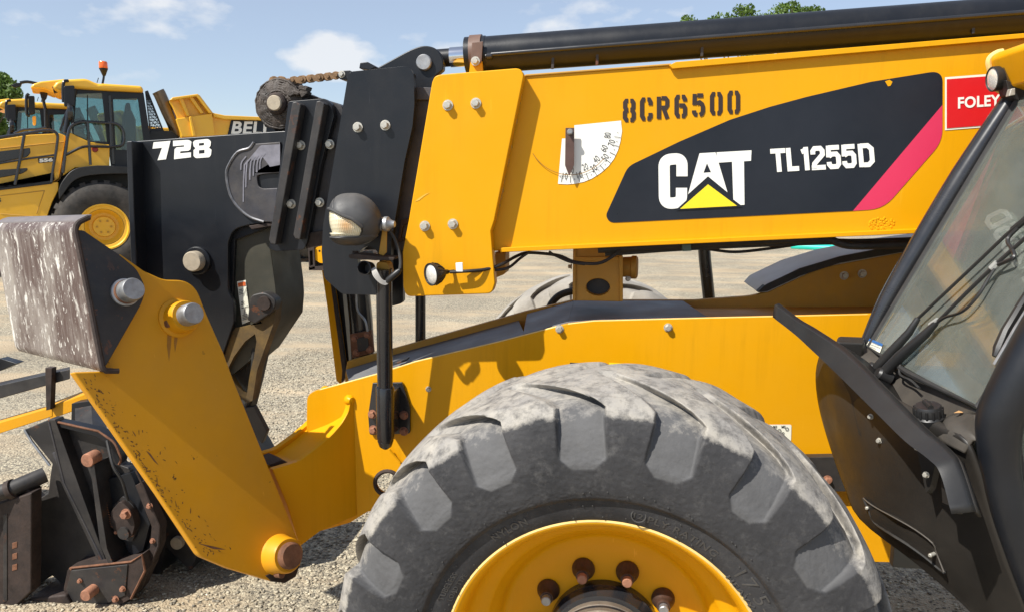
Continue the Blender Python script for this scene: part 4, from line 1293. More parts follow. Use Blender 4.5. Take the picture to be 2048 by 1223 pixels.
# head lamp assembly at the top of the post
def headlamp():
    c = PY(708, 438, YN - .22)
    X, Yv, Z = Vector((.97, .22, 0)), Vector((-.22, .97, 0)), Vector((0, 0, 1))
    R = (.089, .075, .082)
    nu, nv = 150, 120
    parts = {'housing': ([], []), 'lens': ([], []), 'shell': ([], [])}
    def pos(u, v):
        x, y, z = math.cos(v) * math.cos(u), math.cos(v) * math.sin(u), math.sin(v)
        return x, y, z          # y<0 : towards camera
    def zone(x, z):
        t = x + .8
        top = .36 - .10 * t - .42 * max(0, t) ** 2.2
        if x < .34 - .5 * max(0, -.45 - z) and -.66 < z < top:
            return 'lens'
        return 'housing'
    grid = {}
    verts = []
    for j in range(nv + 1):
        for i in range(nu):
            u, v = 2 * math.pi * i / nu, -math.pi / 2 + math.pi * j / nv
            grid[(i, j)] = pos(u, v)
    vh, fh_ = [], []
    vl, fl_ = [], []
    for j in range(nv):
        for i in range(nu):
            q = [grid[(i, j)], grid[((i + 1) % nu, j)], grid[((i + 1) % nu, j + 1)], grid[(i, j + 1)]]
            mx_, mz_ = sum(p[0] for p in q) / 4, sum(p[2] for p in q) / 4
            zn = zone(mx_, mz_)
            V, F, k = (vh, fh_, 1.0) if zn == 'housing' else (vl, fl_, .95)
            s = len(V)
            for p in q:
                x, y, z = p
                kk = k
                sx = R[0] * (1 - .10 * z * (1 if x > 0 else -.1))
                if x < 0:
                    x = -(abs(x) ** .62) * .92
                # visor over the lens, lip below
                if zn == 'housing' and z < -.62:
                    kk = 1.04
                V.append(c + X * (x * sx * kk + (-.010 if z < -.55 and x < 0 else 0)) + Yv * (y * R[1] * kk) + Z * (z * R[2] * kk))
            F.append((s, s + 1, s + 2, s + 3))
    def surf_pt(x, z, k=1.0):
        y = -math.sqrt(max(0.0, 1 - x * x - z * z))
        sx = R[0] * (1 - .10 * z * (1 if x > 0 else -.1))
        if x < 0:
            x = -(abs(x) ** .62) * .92
        return c + X * (x * sx * k) + Yv * (y * R[1] * k) + Z * (z * R[2] * k)
    def clean(name, V, F, mat, par):
        o = mesh_obj(name, V, F, mat, par)
        bm = bmesh.new(); bm.from_mesh(o.data)
        bmesh.ops.remove_doubles(bm, verts=bm.verts, dist=1e-5)
        bmesh.ops.recalc_face_normals(bm, faces=bm.faces)
        bm.to_mesh(o.data); bm.free()
        o.data.polygons.foreach_set('use_smooth', [True] * len(o.data.polygons))
        return o
    h = clean('headlamp_housing', vh, fh_, M['grey_plastic'], TELE)
    sd_ = h.modifiers.new('shell', 'SOLIDIFY'); sd_.thickness = .006; sd_.offset = -1
    ln = clean('headlamp_lens', vl, fl_, M['lens'], h)
    rimp = []
    for q in np.linspace(-.90, .34, 26):
        t = q + .8
        rimp.append((q, .36 - .10 * t - .42 * max(0, t) ** 2.2))
    zr = rimp[-1][1]
    for q in np.linspace(0, 1, 6)[1:]:
        rimp.append((.34 - .5 * max(0, -.45 - (zr + (-.66 - zr) * q)), zr + (-.66 - zr) * q))
    for q in np.linspace(.23, -.72, 20):
        rimp.append((q, -.66))
    bz = [surf_pt(x, z, .995) for x, z in rimp if x * x + z * z < .985]
    tube('lens_bezel', bz, .0030, M['plastic_clean'], h, 8)
    seam = [surf_pt(-.62 + .10 * t, .30 + .62 * t, 1.003) for t in np.linspace(0, 1, 12)]
    tube('hood_seam', seam, .0011, M['plastic_clean'], h, 5)
    brow = [surf_pt(x, z + .035, 1.015) for x, z in rimp[:26] if x * x + (z + .035) ** 2 < .97]
    tube('hood_brow', brow, .0055, M['grey_plastic'], h, 8)
    # bulb
    a0 = PY(757, 448, YN - .20)
    lathe('swivel_nut', [(0, .014), (.006, .022), (.014, .022), (.016, .017), (.022, .024), (.034, .024), (.040, .016), (.048, .012), (.056, .010), (.056, 0)], a0, (1, -.1, 0), M['steel'], h, 20)
    plate('bracket_strap', [(766, 436, 4), (774, 436, 4), (773, 505), (766, 512), (757, 508), (764, 462)], YN - .185, .006, M['yellow_dull'], h)
    plate('shelf', [(697, 509, 4), (712, 508), (755, 513), (770, 514), (788, 515, 3), (788, 520, 3), (750, 521), (698, 517, 4)], YN - .22, .07, M['rust_dark'], h)
    lathe('shelf_nut', [(0, .010), (.008, .010), (.008, 0)], PY(711, 507, YN - .19), (0, 0, 1), M['rust_dark'], h, 6)
    lathe('cable_cup', [(-.01, .020), (.035, .024), (.036, .021), (-.008, .017), (-.008, 0)], PY(737, 536, YN - .18), (-.1, -.96, .1), M['plastic_clean'], h, 28)
    plate('yellow_clip', [(753, 524, 6), (775, 524, 8), (780, 545), (776, 556), (760, 548), (752, 540)], YN - .165, .05, M['yellow_dull'], h)
    for k in range(4):
        tube('loom_wire', [PY(744 + k * 2, 538 - k, YN - .21), PY(748 + k * 2.4, 552 - k * 2, YN - .225), PY(760 + k, 565 - k * 2, YN - .225), PY(772, 569 - k * 2, YN - .22), PY(780, 560 - k, YN - .215)], .0026, M['wire'], h, 6, curve=5)
    tube('connector', [PY(772, 566, YN - .215), PY(777, 560, YN - .215), PY(796, 544, YN - .21), PY(801, 539, YN - .21)], [.006, .011, .011, .006], M['plastic_clean'], h, 10)
    tube('lamp_cable', [PY(778, 460, YN - .19), PY(788, 475, YN - .19), PY(797, 500, YN - .19), PY(801, 522, YN - .2), PY(800, 538, YN - .21)], .0055, M['rubber'], h, 8, curve=6)
headlamp()

# ---- decals on the frame
ff = lambda x, y: PY(x, y, YN - .0015)
ff2 = lambda x, y: PY(x, y, YN - .003)
pt = flat('dark_plaque', [(1140, 724), (1218, 728), (1218, 748), (1140, 748)], ff, M['decal_black'], frame)
strokes('plaque_line', [[(1145, 728), (1214, 732)]], 1.6, ff2, M['cream'], pt)
flat('plaque_window', [(1180, 737), (1190, 737.5), (1190, 748), (1180, 748)], ff2, M['cream'], pt)
ct = flat('yellow_label', [(1218, 724), (1272, 727), (1272, 750), (1218, 750)], ff, M['decal_yellow'], frame)
decal_text('label_lettering', 'CAT', [(1224, 738), (1242, 738.5), (1242, 728), (1224, 727)], ff2, M['ink2'], ct, bold=.03)
pc = flat('port_label', [(1536, 848, 4), (1583, 848, 4), (1582, 882, 4), (1536, 882)], ff, M['cream'], frame)
for s, x, y in (('M3', 1546, 855), ('M5', 1563, 855), ('M2', 1561, 868)):
    decal_text('port_lettering', s, [(x, y), (x + 8, y), (x + 8, y - 5), (x, y - 5)], ff2, M['ink2'], pc, bold=.02)
for x, y in ((1574, 857), (1559, 860)):
    strokes('port_mark', [[(x + 3 * math.cos(a), y + 3 * math.sin(a)) for a in [k * math.pi / 6 for k in range(13)]]], 1.2, ff2, M['ink2'], pc)
plate('battery_step', [(1600, 914), (1700, 912), (1700, 982), (1640, 982)], YN - .04, .035, M['black_dirty'], TELE)
bolts(TELE, [(1655, 958)], YN - .04, rb)
plate('axle_housing', [(1000, 1040), (1420, 1040), (1420, 1300), (1000, 1300)], YN - .25, .9, M['black_dirty'], TELE)

# ================================================================== attachment carriage at the left
YK = 2.78
car = plate('carriage_plate', [(49, 858), (97, 838), (197, 860), (231, 884, 12), (243, 918, 10), (238, 928, 6), (272, 940), (285, 968), (319, 1050), (317, 1090), (284, 1172), (230, 1215), (180, 1226), (136, 1200), (125, 1168), (104, 1150), (70, 1172), (62, 985), (76, 998), (96, 985), (100, 950), (104, 926)], YK, .05, M['black_dirty'], TELE, bevel=.005)
plate('carriage_edge', [(280, 965), (320, 1050), (318, 1092), (283, 1176), (272, 1172), (300, 1092), (303, 1052), (270, 970)], YK - .05, .05, M['rust_dark'], car)
plate('carriage_rib', [(97, 838), (110, 838), (215, 1130), (200, 1130), (120, 960)], YK - .05, .05, M['black_dirty'], car)
plate('carriage_rib', [(180, 930), (188, 928), (214, 1096), (228, 1130), (218, 1130), (200, 1090)], YK - .10, .10, M['black_dirty'], car)
plate('upper_hook', [(97, 838), (197, 858), (231, 884, 12), (243, 918, 12), (236, 930), (228, 918, 8), (222, 892, 10), (192, 872), (100, 848)], YK - .04, .04, M['black'], car)
plate('lower_pocket', [(136, 1134, 6), (262, 1122), (284, 1108), (290, 1140), (262, 1196), (230, 1214), (150, 1222), (126, 1180, 8)], YK - .10, .10, M['rust_dark'], car)
plate('pocket_face', [(142, 1140), (255, 1128), (250, 1190), (200, 1212), (150, 1210), (132, 1178)], YK - .105, .006, M['black_dirty'], car)
plate('latch', [(218, 1026, 10), (240, 1000, 8), (262, 1020, 10), (270, 1050, 8), (262, 1076, 8), (246, 1064)], YK - .07, .05, M['rust_dark'], car)
place('bolt', rb, PY(253, 1026, YK - .07), FWD, car, scale=1.5)
lathe('latch_pin', [(0, .028), (.02, .026), (.02, 0)], PY(252, 1062, YK - .06), FWD, M['black_dirty'], car, 20)
for x, y, r in ((192, 911, .029), (188, 1177, .024)):
    lathe('rusty_pin', [(0, r), (.05, r), (.055, r * .9), (.055, 0)], PY(x, y, YK - (.05 if y < 1000 else .105)), FWD, M['rust_pin'], car, 24)
tube('fork_bar', [PY(-120, 1020, YK - .25), PY(20, 978, YK - .15), PY(90, 948, YK - .05)], .033, M['black_dirty'], TELE, 20)
tube('bar_collar', [PY(18, 979, YK - .15), PY(28, 975, YK - .145)], .040, M['rust_dark'], TELE, 20)
plate('fork_shank', [(-60, 1015), (0, 1005), (63, 984), (62, 1182), (0, 1240), (-60, 1260)], YK - .16, .06, M['rust_dark'], TELE, bevel=.006)
plate('shank_side', [(-60, 1015), (-40, 990), (40, 965), (63, 984), (0, 1005)], YK - .12, .06, M['rust_dark'], TELE)
plate('fork_heel', [(20, 1216), (60, 1196), (130, 1188), (150, 1225), (90, 1240), (10, 1240)], YK - .12, .25, M['rust_dark'], TELE, bevel=.01)
# rubbed rusty edges, seams and grime on the carriage
def edge_line(pts, Y, r=.004, m='rust'):
    tube('worn_edge', [PY(x, y, Y) for x, y in rnd(pts)], r, M[m], car, 6)
edge_line([(97, 839), (197, 861), (231, 885, 12), (243, 918, 10), (238, 928)], YK - .04, .005)
edge_line([(272, 940), (285, 968), (319, 1050), (317, 1090), (284, 1172), (232, 1214)], YK - .05, .005, 'rust_dark')
edge_line([(138, 1135, 6), (262, 1122), (284, 1108), (290, 1140), (262, 1196)], YK - .10, .005)
edge_line([(98, 842), (128, 964), (210, 1128)], YK - .05, .004, 'grime')
edge_line([(49, 858), (62, 880), (100, 930)], YK - .002, .006, 'steel')
edge_line([(62, 985), (66, 1080), (70, 1172)], YK - .002, .006, 'rust')
plate('wear_strip', [(104, 905), (122, 898), (200, 1096), (186, 1092)], YK - .008, .008, M['grime'], car)
plate('side_gusset', [(206, 960), (262, 944), (300, 1046), (286, 1100), (262, 1112), (232, 1040)], YK - .03, .03, M['black'], car)
plate('lock_plate', [(224, 1012, 5), (246, 990, 6), (268, 1012, 8), (276, 1052, 8), (264, 1084, 8), (240, 1076)], YK - .045, .015, M['black_dirty'], car)
lathe('pivot_ring', [(0, .055), (.012, .055), (.016, .048), (.016, .03)], PY(248, 1040, YK - .05), FWD, M['rust_dark'], car, 30)
for x, y in ((247, 1020), (262, 1066), (234, 1062), (300, 1010), (306, 1080), (160, 1160), (246, 1176), (232, 1196)):
    place('bolt', rb, PY(x, y, YK - (.108 if y > 1100 else .05)), FWD, car, rng.random(), rng.uniform(.6, 1.0))
tube('grease_hose', [PY(214, 880, YK - .05), PY(226, 930, YK - .09), PY(244, 960, YK - .08), PY(256, 1000, YK - .06)], .006, M['rubber'], car, 8, curve=5)
tube('return_spring', [PY(206 + .26 * k + 2.2 * math.cos(k * 1.3), 985 + k * 1.0, YK - .06 + .004 * math.sin(k * 1.3)) for k in range(70)], .0018, M['rust'], car, 5)
plate('shank_groove', [(6, 1030), (14, 1026), (14, 1200), (6, 1206)], YK - .163, .004, M['black_dirty'], TELE)
for k in range(3):
    plate('shank_marking', [(24, 1085 + k * 22), (34, 1082 + k * 22), (34, 1094 + k * 22), (24, 1097 + k * 22)], YK - .162, .003, M['rust'], TELE)
# backrest bars further forward
yb_ = 3.1
b1 = box8('backrest_bar', [PY(-345, 978, yb_), PY(105, 832, yb_), PY(105, 812, yb_), PY(-345, 948, yb_), PY(-340, 960, yb_ + .1), PY(110, 820, yb_ + .1), PY(110, 806, yb_ + .1), PY(-340, 936, yb_ + .1)], M['yellow_worn'], TELE, .004)
b2 = box8('backrest_bar', [PY(100, 838, yb_ + .002), PY(180, 810, yb_ + .002), PY(172, 786, yb_ + .002), PY(100, 812, yb_ + .002), PY(104, 826, yb_ + .09), PY(184, 800, yb_ + .09), PY(174, 778, yb_ + .09), PY(104, 804, yb_ + .09)], M['yellow_worn'], TELE, .004)
b3 = box8('backrest_bar', [PY(-345, 893, yb_), PY(140, 757, yb_), PY(140, 737, yb_), PY(-345, 848, yb_), PY(-340, 878, yb_ + .1), PY(140, 750, yb_ + .1), PY(140, 732, yb_ + .1), PY(-340, 838, yb_ + .1)], M['black_dirty'], TELE, .004)
plate('backrest_upright', [(90, 735), (104, 735), (101, 818), (92, 820)], yb_ - .03, .03, M['rust_dark'], TELE)
plate('backrest_bar', [(-60, 735), (0, 716), (34, 726), (0, 741), (-60, 760)], yb_ + .2, .05, M['black'], TELE)
plate('backrest_foot', [(143, 806), (184, 800), (182, 838, 5), (192, 860), (142, 852)], yb_ - .06, .08, M['black'], TELE)
plate('backrest_post', [(-380, 800), (-340, 790), (-340, 1240), (-380, 1260)], yb_ - .01, .12, M['black_dirty'], TELE)
solid('backrest_arm', [PY(150, 806, yb_ - .02), PY(182, 800, yb_ - .02), PY(186, 870, YK + .03), PY(150, 874, YK + .03)], (.03, .05, -.02), M['black_dirty'], TELE)
plate('backrest_bar', [(-360, 770), (-60, 735), (-60, 752), (-360, 800)], yb_ + .1, .1, M['black_dirty'], TELE)
lathe('far_pin', [(0, .03), (.03, .028), (.03, 0)], PY(360, 1080, 2.95), FWD, M['tan_pin'], TELE, 20)
plate('carriage_back', [(290, 960), (330, 930), (470, 905), (525, 1000), (500, 1105), (396, 1108), (380, 1140), (330, 1090), (318, 1160), (260, 1215), (255, 1000)], YK + .16, .3, M['black_dirty'], TELE)  # widened unseen behind the leg to cast the shadow on the gravel
# ================================================================== front wheel
STEER = math.radians(1.6)
wo = Vector((-math.sin(STEER), -math.cos(STEER), 0))      # outward (towards the camera)
we = Vector((math.cos(STEER), -math.sin(STEER), 0))       # to the right in the picture
wv = Vector((0, 0, 1))
WO = PY(1204, 1345, 1.53) - wo * .175 + Vector((0, 0, .009))
WR = .655

def tyre_mat():
    m, nt, b = new_mat('worn_dusty_tyre_rubber')
    N, L = nt.nodes.new, nt.links.new
    tc = N('ShaderNodeTexCoord')
    def noise(scale, d=8, r=.65):
        n = N('ShaderNodeTexNoise'); n.inputs['Scale'].default_value = scale
        n.inputs['Detail'].default_value = d; n.inputs['Roughness'].default_value = r
        L(tc.outputs['Object'], n.inputs['Vector'])
        return n.outputs[0]
    def rmp(v, lo, hi, a=0, bb=1):
        r = N('ShaderNodeMapRange'); L(v, r.inputs['Value'])
        r.inputs['From Min'].default_value, r.inputs['From Max'].default_value = lo, hi
        r.inputs['To Min'].default_value, r.inputs['To Max'].default_value = a, bb
        return r.outputs[0]
    def mth(op, a, bb, cl=False):
        x = N('ShaderNodeMath'); x.operation = op; x.use_clamp = cl
        for i, v in enumerate((a, bb)):
            if isinstance(v, (int, float)):
                x.inputs[i].default_value = v
            else:
                L(v, x.inputs[i])
        return x.outputs[0]
    def mix(f, a, bb):
        x = N('ShaderNodeMix'); x.data_type = 'RGBA'
        L(f, x.inputs['Factor'])
        for k, v in (('A', a), ('B', bb)):
            if isinstance(v, tuple):
                x.inputs[k].default_value = (*v, 1)
            else:
                L(v, x.inputs[k])
        return x.outputs['Result']
    at = N('ShaderNodeAttribute'); at.attribute_name = 'dust'
    at2 = N('ShaderNodeAttribute'); at2.attribute_name = 'groove'
    base = mix(rmp(noise(7), .35, .7), (.024, .024, .026), (.052, .051, .053))
    base = mix(rmp(noise(42, 6, .75), .52, .72, 0, .35), base, (.12, .115, .11))
    base = mix(rmp(noise(16, 9, .72), .58, .74, 0, .45), base, (.15, .145, .14))
    greyf = mth('MULTIPLY', at2.outputs['Fac'], rmp(noise(11, 8, .7), .25, .6, .55, 1))
    c = mix(greyf, base, (.098, .097, .098))
    dn = mth('ADD', at.outputs['Fac'], mth('MULTIPLY', mth('SUBTRACT', noise(34, 10, .72), .5), .95))
    df = rmp(dn, .38, .66)
    dcol = mix(rmp(noise(14, 6), .4, .7), (.26, .245, .225), (.37, .34, .29))
    c = mix(df, c, dcol)
    L(c, b.inputs['Base Color'])
    b.inputs['Roughness'].default_value = .78
    b.inputs['Specular IOR Level'].default_value = .35
    bn = N('ShaderNodeBump'); bn.inputs['Strength'].default_value = .35; bn.inputs['Distance'].default_value = .004
    hh = mth('ADD', noise(55, 8, .7), mth('MULTIPLY', noise(240, 4, .6), .35))
    L(hh, bn.inputs['Height']); L(bn.outputs[0], b.inputs['Normal'])
    return m
M['tyre'] = tyre_mat()

LUGS = 18
def tyre_mesh():
    # outer half profile of the lug surface, from the bead (outer side) to the bead (inner side): (axial, radius)
    half = [(.160, .335), (.178, .345), (.190, .358), (.198, .375), (.203, .392), (.206, .404), (.2075, .408), (.215, .414), (.219, .420),
            (.223, .440), (.2255, .470), (.226, .500), (.224, .530), (.220, .560), (.213, .588), (.205, .608), (.194, .622), (.179, .634), (.157, .6425), (.115, .650), (.06, .654), (0, .6555)]
    groo = [(.160, .335), (.178, .345), (.190, .358), (.198, .375), (.203, .392), (.206, .404), (.2075, .408), (.215, .414), (.219, .420),
            (.223, .440), (.2255, .470), (.2250, .500), (.2170, .522), (.207, .550), (.194, .576), (.178, .598), (.157, .613), (.131, .621), (.101, .625), (.066, .628), (.033, .636), (0, .644)]
    def shrink(P):
        return [(a, r if r < .42 else .42 + (r - .42) * .902) for a, r in P]
    half, groo = shrink(half), shrink(groo)
    def dens(P, n=7):
        out = catmull([Vector((a, r, 0)) for a, r in P], n)
        return np.array([(v.x, v.y) for v in out])
    H, G = dens(half), dens(groo)
    H = np.concatenate([H, np.stack([-H[-2::-1, 0], H[-2::-1, 1]], 1)])
    G = np.concatenate([G, np.stack([-G[-2::-1, 0], G[-2::-1, 1]], 1)])
    ns, nt_ = len(H), 1260
    th = np.linspace(0, 2 * np.pi, nt_, endpoint=False)
    a = H[:, 0]
    r = H[:, 1]
    # groove mask
    pitch = 2 * np.pi / LUGS
    mask = np.zeros((nt_, ns))
    rs = np.random.RandomState(5)
    jit = rs.uniform(-.02, .02, LUGS)
    jw = rs.uniform(.92, 1.10, LUGS)
    s = np.clip(1 - np.abs(a) / .19, 0, 1)            # 0 at shoulder .. 1 at centre
    slant = .27 * s ** .9
    for side in (1, -1):
        sel = (a * side) >= -.004
        for k in range(LUGS):
            c0 = math.radians(96) + k * pitch + (0 if side == 1 else pitch / 2) + jit[k]
            # half width (metres) along the profile
            hw = np.where(r < .50, 0.0, 0)
            q = np.clip((r - .482) / .028, 0, 1)                # hex tip opening
            onwall = (np.abs(a) > .185) & (r < .59)
            hw_wall = .022 + .026 * q
            hw_tread = .050 - .034 * np.clip((.185 - np.abs(a)) / .185, 0, 1) ** 1.1
            hw = np.where(onwall, hw_wall, hw_tread) * jw[k]
            hw = np.where((r < .482) & (np.abs(a) > .15), 0, hw)
            d = (th[:, None] - c0 + 0 * slant[None, :] + np.pi) % (2 * np.pi) - np.pi
            dist = np.abs(d) * r[None, :]
            edge = .0060 + .007 * np.clip((.19 - np.abs(a)) / .05, 0, 1)[None, :]
            mk = np.clip((hw[None, :] - dist) / edge + .5, 0, 1)
            mk = mk * mk * (3 - 2 * mk) * (hw > 0)[None, :] * sel[None, :]
            mask = np.maximum(mask, mk)
    wear = .006 * (np.sin(th * 7)[:, None] * .3 + np.sin(th * 23 + 1)[:, None] * .25) * (r > .62)[None, :]
    A = H[None, :, 0] * (1 - mask) + G[None, :, 0] * mask
    R = H[None, :, 1] * (1 - mask) + G[None, :, 1] * mask
    # chipped uneven lug edges
    nz = np.random.RandomState(3).uniform(-1, 1, (nt_, ns))
    ker = (nz + np.roll(nz, 1, 0) + np.roll(nz, -1, 0) + np.roll(nz, 2, 0)) / 4
    edgez = mask * (1 - mask) * 4
    R = R + wear * (1 - mask) + ker * .0012 * edgez * (r > .56)[None, :]
    A = A + ker * .0012 * (r > .42)[None, :]
    TH = th[:, None] + slant[None, :]
    X = R * np.cos(TH)
    Z = R * np.sin(TH)
    Z = np.where(Z < 0, Z * ((WO.z - .003) / R.max()), Z)      # the tread reaches the ground
    P = (np.array(we)[None, None] * X[..., None] + np.array(wv)[None, None] * Z[..., None] + np.array(wo)[None, None] * A[..., None])
    V = P.reshape(-1, 3)
    i, j = np.meshgrid(np.arange(nt_), np.arange(ns - 1), indexing='ij')
    i2 = (i + 1) % nt_
    F = np.stack([i * ns + j, i2 * ns + j, i2 * ns + j + 1, i * ns + j + 1], -1).reshape(-1, 4)
    me = bpy.data.meshes.new('tyre')
    me.vertices.add(len(V)); me.vertices.foreach_set('co', V.ravel().astype(np.float32))
    me.loops.add(F.size); me.loops.foreach_set('vertex_index', F.ravel().astype(np.int32))
    me.polygons.add(len(F)); me.polygons.foreach_set('loop_start', (np.arange(len(F)) * 4).astype(np.int32))
    me.polygons.foreach_set('use_smooth', [True] * len(F))
    me.update(calc_edges=True)
    dust = np.clip((r[None, :] - .572) / .022, 0, 1) * .62 * (1 - mask) + .50 * mask * np.clip((R - .515) / .085, 0, 1)
    dust = np.where((np.abs(a) < .17)[None, :], np.maximum(dust, .62), dust) + 0 * mask
    gv = mask
    for nm_, arr in (('dust', dust), ('groove', gv)):
        at = me.attributes.new(nm_, 'FLOAT', 'POINT')
        at.data.foreach_set('value', (arr + np.zeros((nt_, ns))).ravel().astype(np.float32))
    me.materials.append(M['tyre'])
    return me
tme = tyre_mesh()
tyre = bpy.data.objects.new('tyre', tme)
tyre['label'] = 'dusty worn front tyre nearest the camera'
tyre.location = WO
link(tyre, TELE)
# sub-parts of the tyre are given in world coordinates
def sub(o):
    o.matrix_parent_inverse = Matrix.Translation(-WO)
    return o
def wpt(ang, rad, ax):
    return WO + we * (rad * math.cos(ang)) + wv * (rad * math.sin(ang)) + wo * ax

def tyre_text(s, a_mid, r0, h, wid, ax, bold=.01, spacing=1.1, name='tyre_lettering'):
    """raised letters bent along the sidewall, reading clockwise"""
    cu = bpy.data.curves.new('t', 'FONT')
    cu.body = s; cu.offset = bold; cu.extrude = .08; cu.resolution_u = 2; cu.space_character = spacing
    o = bpy.data.objects.new('t', cu); COL.objects.link(o)
    ev = o.evaluated_get(bpy.context.evaluated_depsgraph_get())
    me = ev.to_mesh()
    v = np.array([x.co[:] for x in me.vertices]); f = [tuple(p.vertices) for p in me.polygons]
    ev.to_mesh_clear(); bpy.data.objects.remove(o); bpy.data.curves.remove(cu)
    lo, hi = v.min(0), v.max(0)
    n = (v - lo) / (hi - lo)
    vs = []
    for x, y, z in n:
        ang = a_mid - (x - .5) * wid / r0
        rr = r0 + y * h
        # follow the sidewall slope
        t = (rr - .358) / (.404 - .358)
        axx = .190 + (.206 - .190) * t
        if rr > .41:
            axx = .2195 + min(1, (rr - .42) / .05) * .006
        vs.append(wpt(ang, rr, axx - .0010 + z * .0038))
    return sub(mesh_obj(name, vs, f, M['tyre_letter'], tyre, 30))
M['tyre_letter'] = surf('scuffed_raised_rubber', (.060, .057, .054), .6, var=.3, vscale=60, bump=.2, bscale=200)
tyre_text('PLY RATING', math.radians(64.5), .372, .017, .155, 0)
tyre_text('12', math.radians(79.5), .376, .013, .019, 0)
cir = [wpt(math.radians(79.5) + .015 / .385 * math.cos(t) * 1.0, .3835 + .0145 * math.sin(t), .2015) for t in [k * math.pi / 10 for k in range(21)]]
sub(tube('tyre_lettering', cir, .0016, M['tyre_letter'], tyre, 5))
tyre_text('NYLON', math.radians(122), .376, .019, .085, 0)
tyre_text('17.5-25', math.radians(32), .372, .030, .155, 0, bold=-.01)
tyre_text('HEAVY-DUTY', math.radians(31), .355, .011, .17, 0)
tyre_text('TUBELESS', math.radians(152), .382, .013, .075, 0)
tyre_text('LOAD TYPE', math.radians(151), .364, .011, .075, 0)
# vent spew nubs
nub = bolt_mesh('spew_nub', .0014, .004, M['tyre_letter'], 0, False)
for k in range(34):
    a = math.radians(20 + k * 4.3 + rng.uniform(-2, 2))
    for rr, axx in ((.368, .194), (.398, .2035), (.43, .221)):
        if rng.random() < .55:
            o = place('spew_nub', nub, wpt(a + rng.uniform(-.02, .02), rr + rng.uniform(-.004, .004), axx - .001), wo, tyre)
            sub(o)

# rim -------------------------------------------------------------------
rim = lathe('rim', [(.120, .333), (.160, .334), (.172, .346), (.178, .353), (.184, .357), (.188, .356), (.190, .351), (.187, .345), (.180, .338), (.165, .331), (.140, .327), (.115, .324),
                    (.100, .316), (.090, .302), (.083, .290), (.078, .282), (.074, .278), (.068, .275), (.058, .266), (.046, .258), (.038, .254), (.030, .250), (.024, .244), (.021, .235), (.025, .215), (.028, .200), (.028, .05), (.012, .05)],
            WO, wo, M['yellow_rim'] if 'yellow_rim' in M else M['yellow'], TELE, 120, smooth=50, caps=False)
lathe('lock_ring', [(.1885, .3485), (.191, .3525), (.1895, .3565), (.186, .3575)], WO, wo, M['pale_edge'], rim, 120, caps=False)
# hub
hub = lathe('hub', [(-.014, .134), (.010, .134), (.014, .131), (.052, .129), (.054, .118), (.058, .117), (.082, .116), (.086, .112), (.086, .104)], WO + wo * .043, wo, M['black_gloss'], TELE, 80)
lathe('hub_flange', [(.054, .1185), (.068, .1185), (.070, .116), (.078, .116), (.080, .1175), (.092, .1175), (.096, .113), (.096, .100)], WO + wo * .043, wo, surf('dirty_brown_hub', (.12, .095, .07), .6, .3, var=.5, vscale=12, dust=.6, dustcol=(.26, .22, .17), dscale=14, bump=.3, bscale=60), hub, 80)
lathe('hub_cap', [(.090, .104), (.094, .101), (.097, .04), (.097, 0)], WO + wo * .043, wo, M['black'], hub, 60)
for k in range(12):
    a = 2 * math.pi * k / 12 + .1
    p, q = wpt(a, .05, .1395), wpt(a, .1, .1375)
    tube('cap_line', [p, q], .0009, M['steel'], hub, 4)
nutm = M['rust_dark']
nm1 = surf('brown_wheel_nut', (.075, .040, .028), .5, .3, var=.3, vscale=40, bump=.15, bscale=160)
proto = None
for k in range(10):
    a = math.radians(90 + 18) + k * math.radians(36) + math.radians(.5)
    base = wpt(a, .1675, .028)
    if proto is None:
        proto = bpy.data.meshes.new('wheel_nut')
        prof_ = [(0, .0265), (.004, .0275), (.010, .0265), (.022, .0205), (.030, .0165), (.031, .0165), (.040, .0160), (.042, .015)]
        vs, fs_ = [], []
        sg = 28
        for ax, r_ in prof_:
            for i in range(sg):
                t = 2 * math.pi * i / sg
                vs.append((r_ * math.cos(t), r_ * math.sin(t), ax))
        for i in range(len(prof_) - 1):
            for j in range(sg):
                j2 = (j + 1) % sg
                fs_.append((i * sg + j, i * sg + j2, (i + 1) * sg + j2, (i + 1) * sg + j))
        fs_.append(tuple((len(prof_) - 1) * sg + j for j in range(sg)))
        proto.from_pydata(vs, [], fs_); proto.polygons.foreach_set('use_smooth', [True] * len(fs_))
        proto.set_sharp_from_angle(angle=math.radians(40))
        proto.materials.append(nm1)
        stud = {}
        for nm_, mt in (('r', M['rust_pin']), ('s', M['steel'])):
            stud[nm_] = bolt_mesh('wheel_stud', .0115, .018, mt, 0, False)
    place('wheel_nut', proto, base, wo, rim)
    deg = math.degrees(a) % 360
    place('wheel_stud', stud['s' if (deg < 60 or 120 < deg < 170) else 'r'], base + wo * .040, wo, rim)

# the opposite front wheel
ft = bpy.data.objects.new('tyre', tme)
st2 = math.radians(0)
link(ft, TELE)
ft.location = Vector((WO.x - .10, 2 * 2.75 - WO.y, WO.z))
ft.scale = (.99,) * 3
ft.rotation_euler = (0, 0, math.radians(180))
ft.material_slots[0].link = 'OBJECT'
ft.material_slots[0].material = surf('pale_dust_on_tyre', (.27, .25, .22), .9, var=.25, vscale=6, dust=.6, dustcol=(.42, .39, .33), dscale=9, bump=.4, bscale=60)
ft['label'] = 'pale dusty front tyre on the far side'
lathe('rim', [(.18, .355), (.188, .35), (.16, .33), (.06, .28), (-.02, .24), (-.02, 0)], ft.location, -wo, M['yellow'], TELE, 40)
# ================================================================== cab
YCF, YCN = 2.24, 1.60
def LG(rows, n=6, bulge=0.0, bd=Vector((-1, 0, 0))):
    """rows of control points -> smooth grid"""
    fine = [catmull(r, n) for r in rows]
    cols = list(zip(*fine))
    fc = [catmull(c, n) for c in cols]
    return [list(r) for r in zip(*fc)]

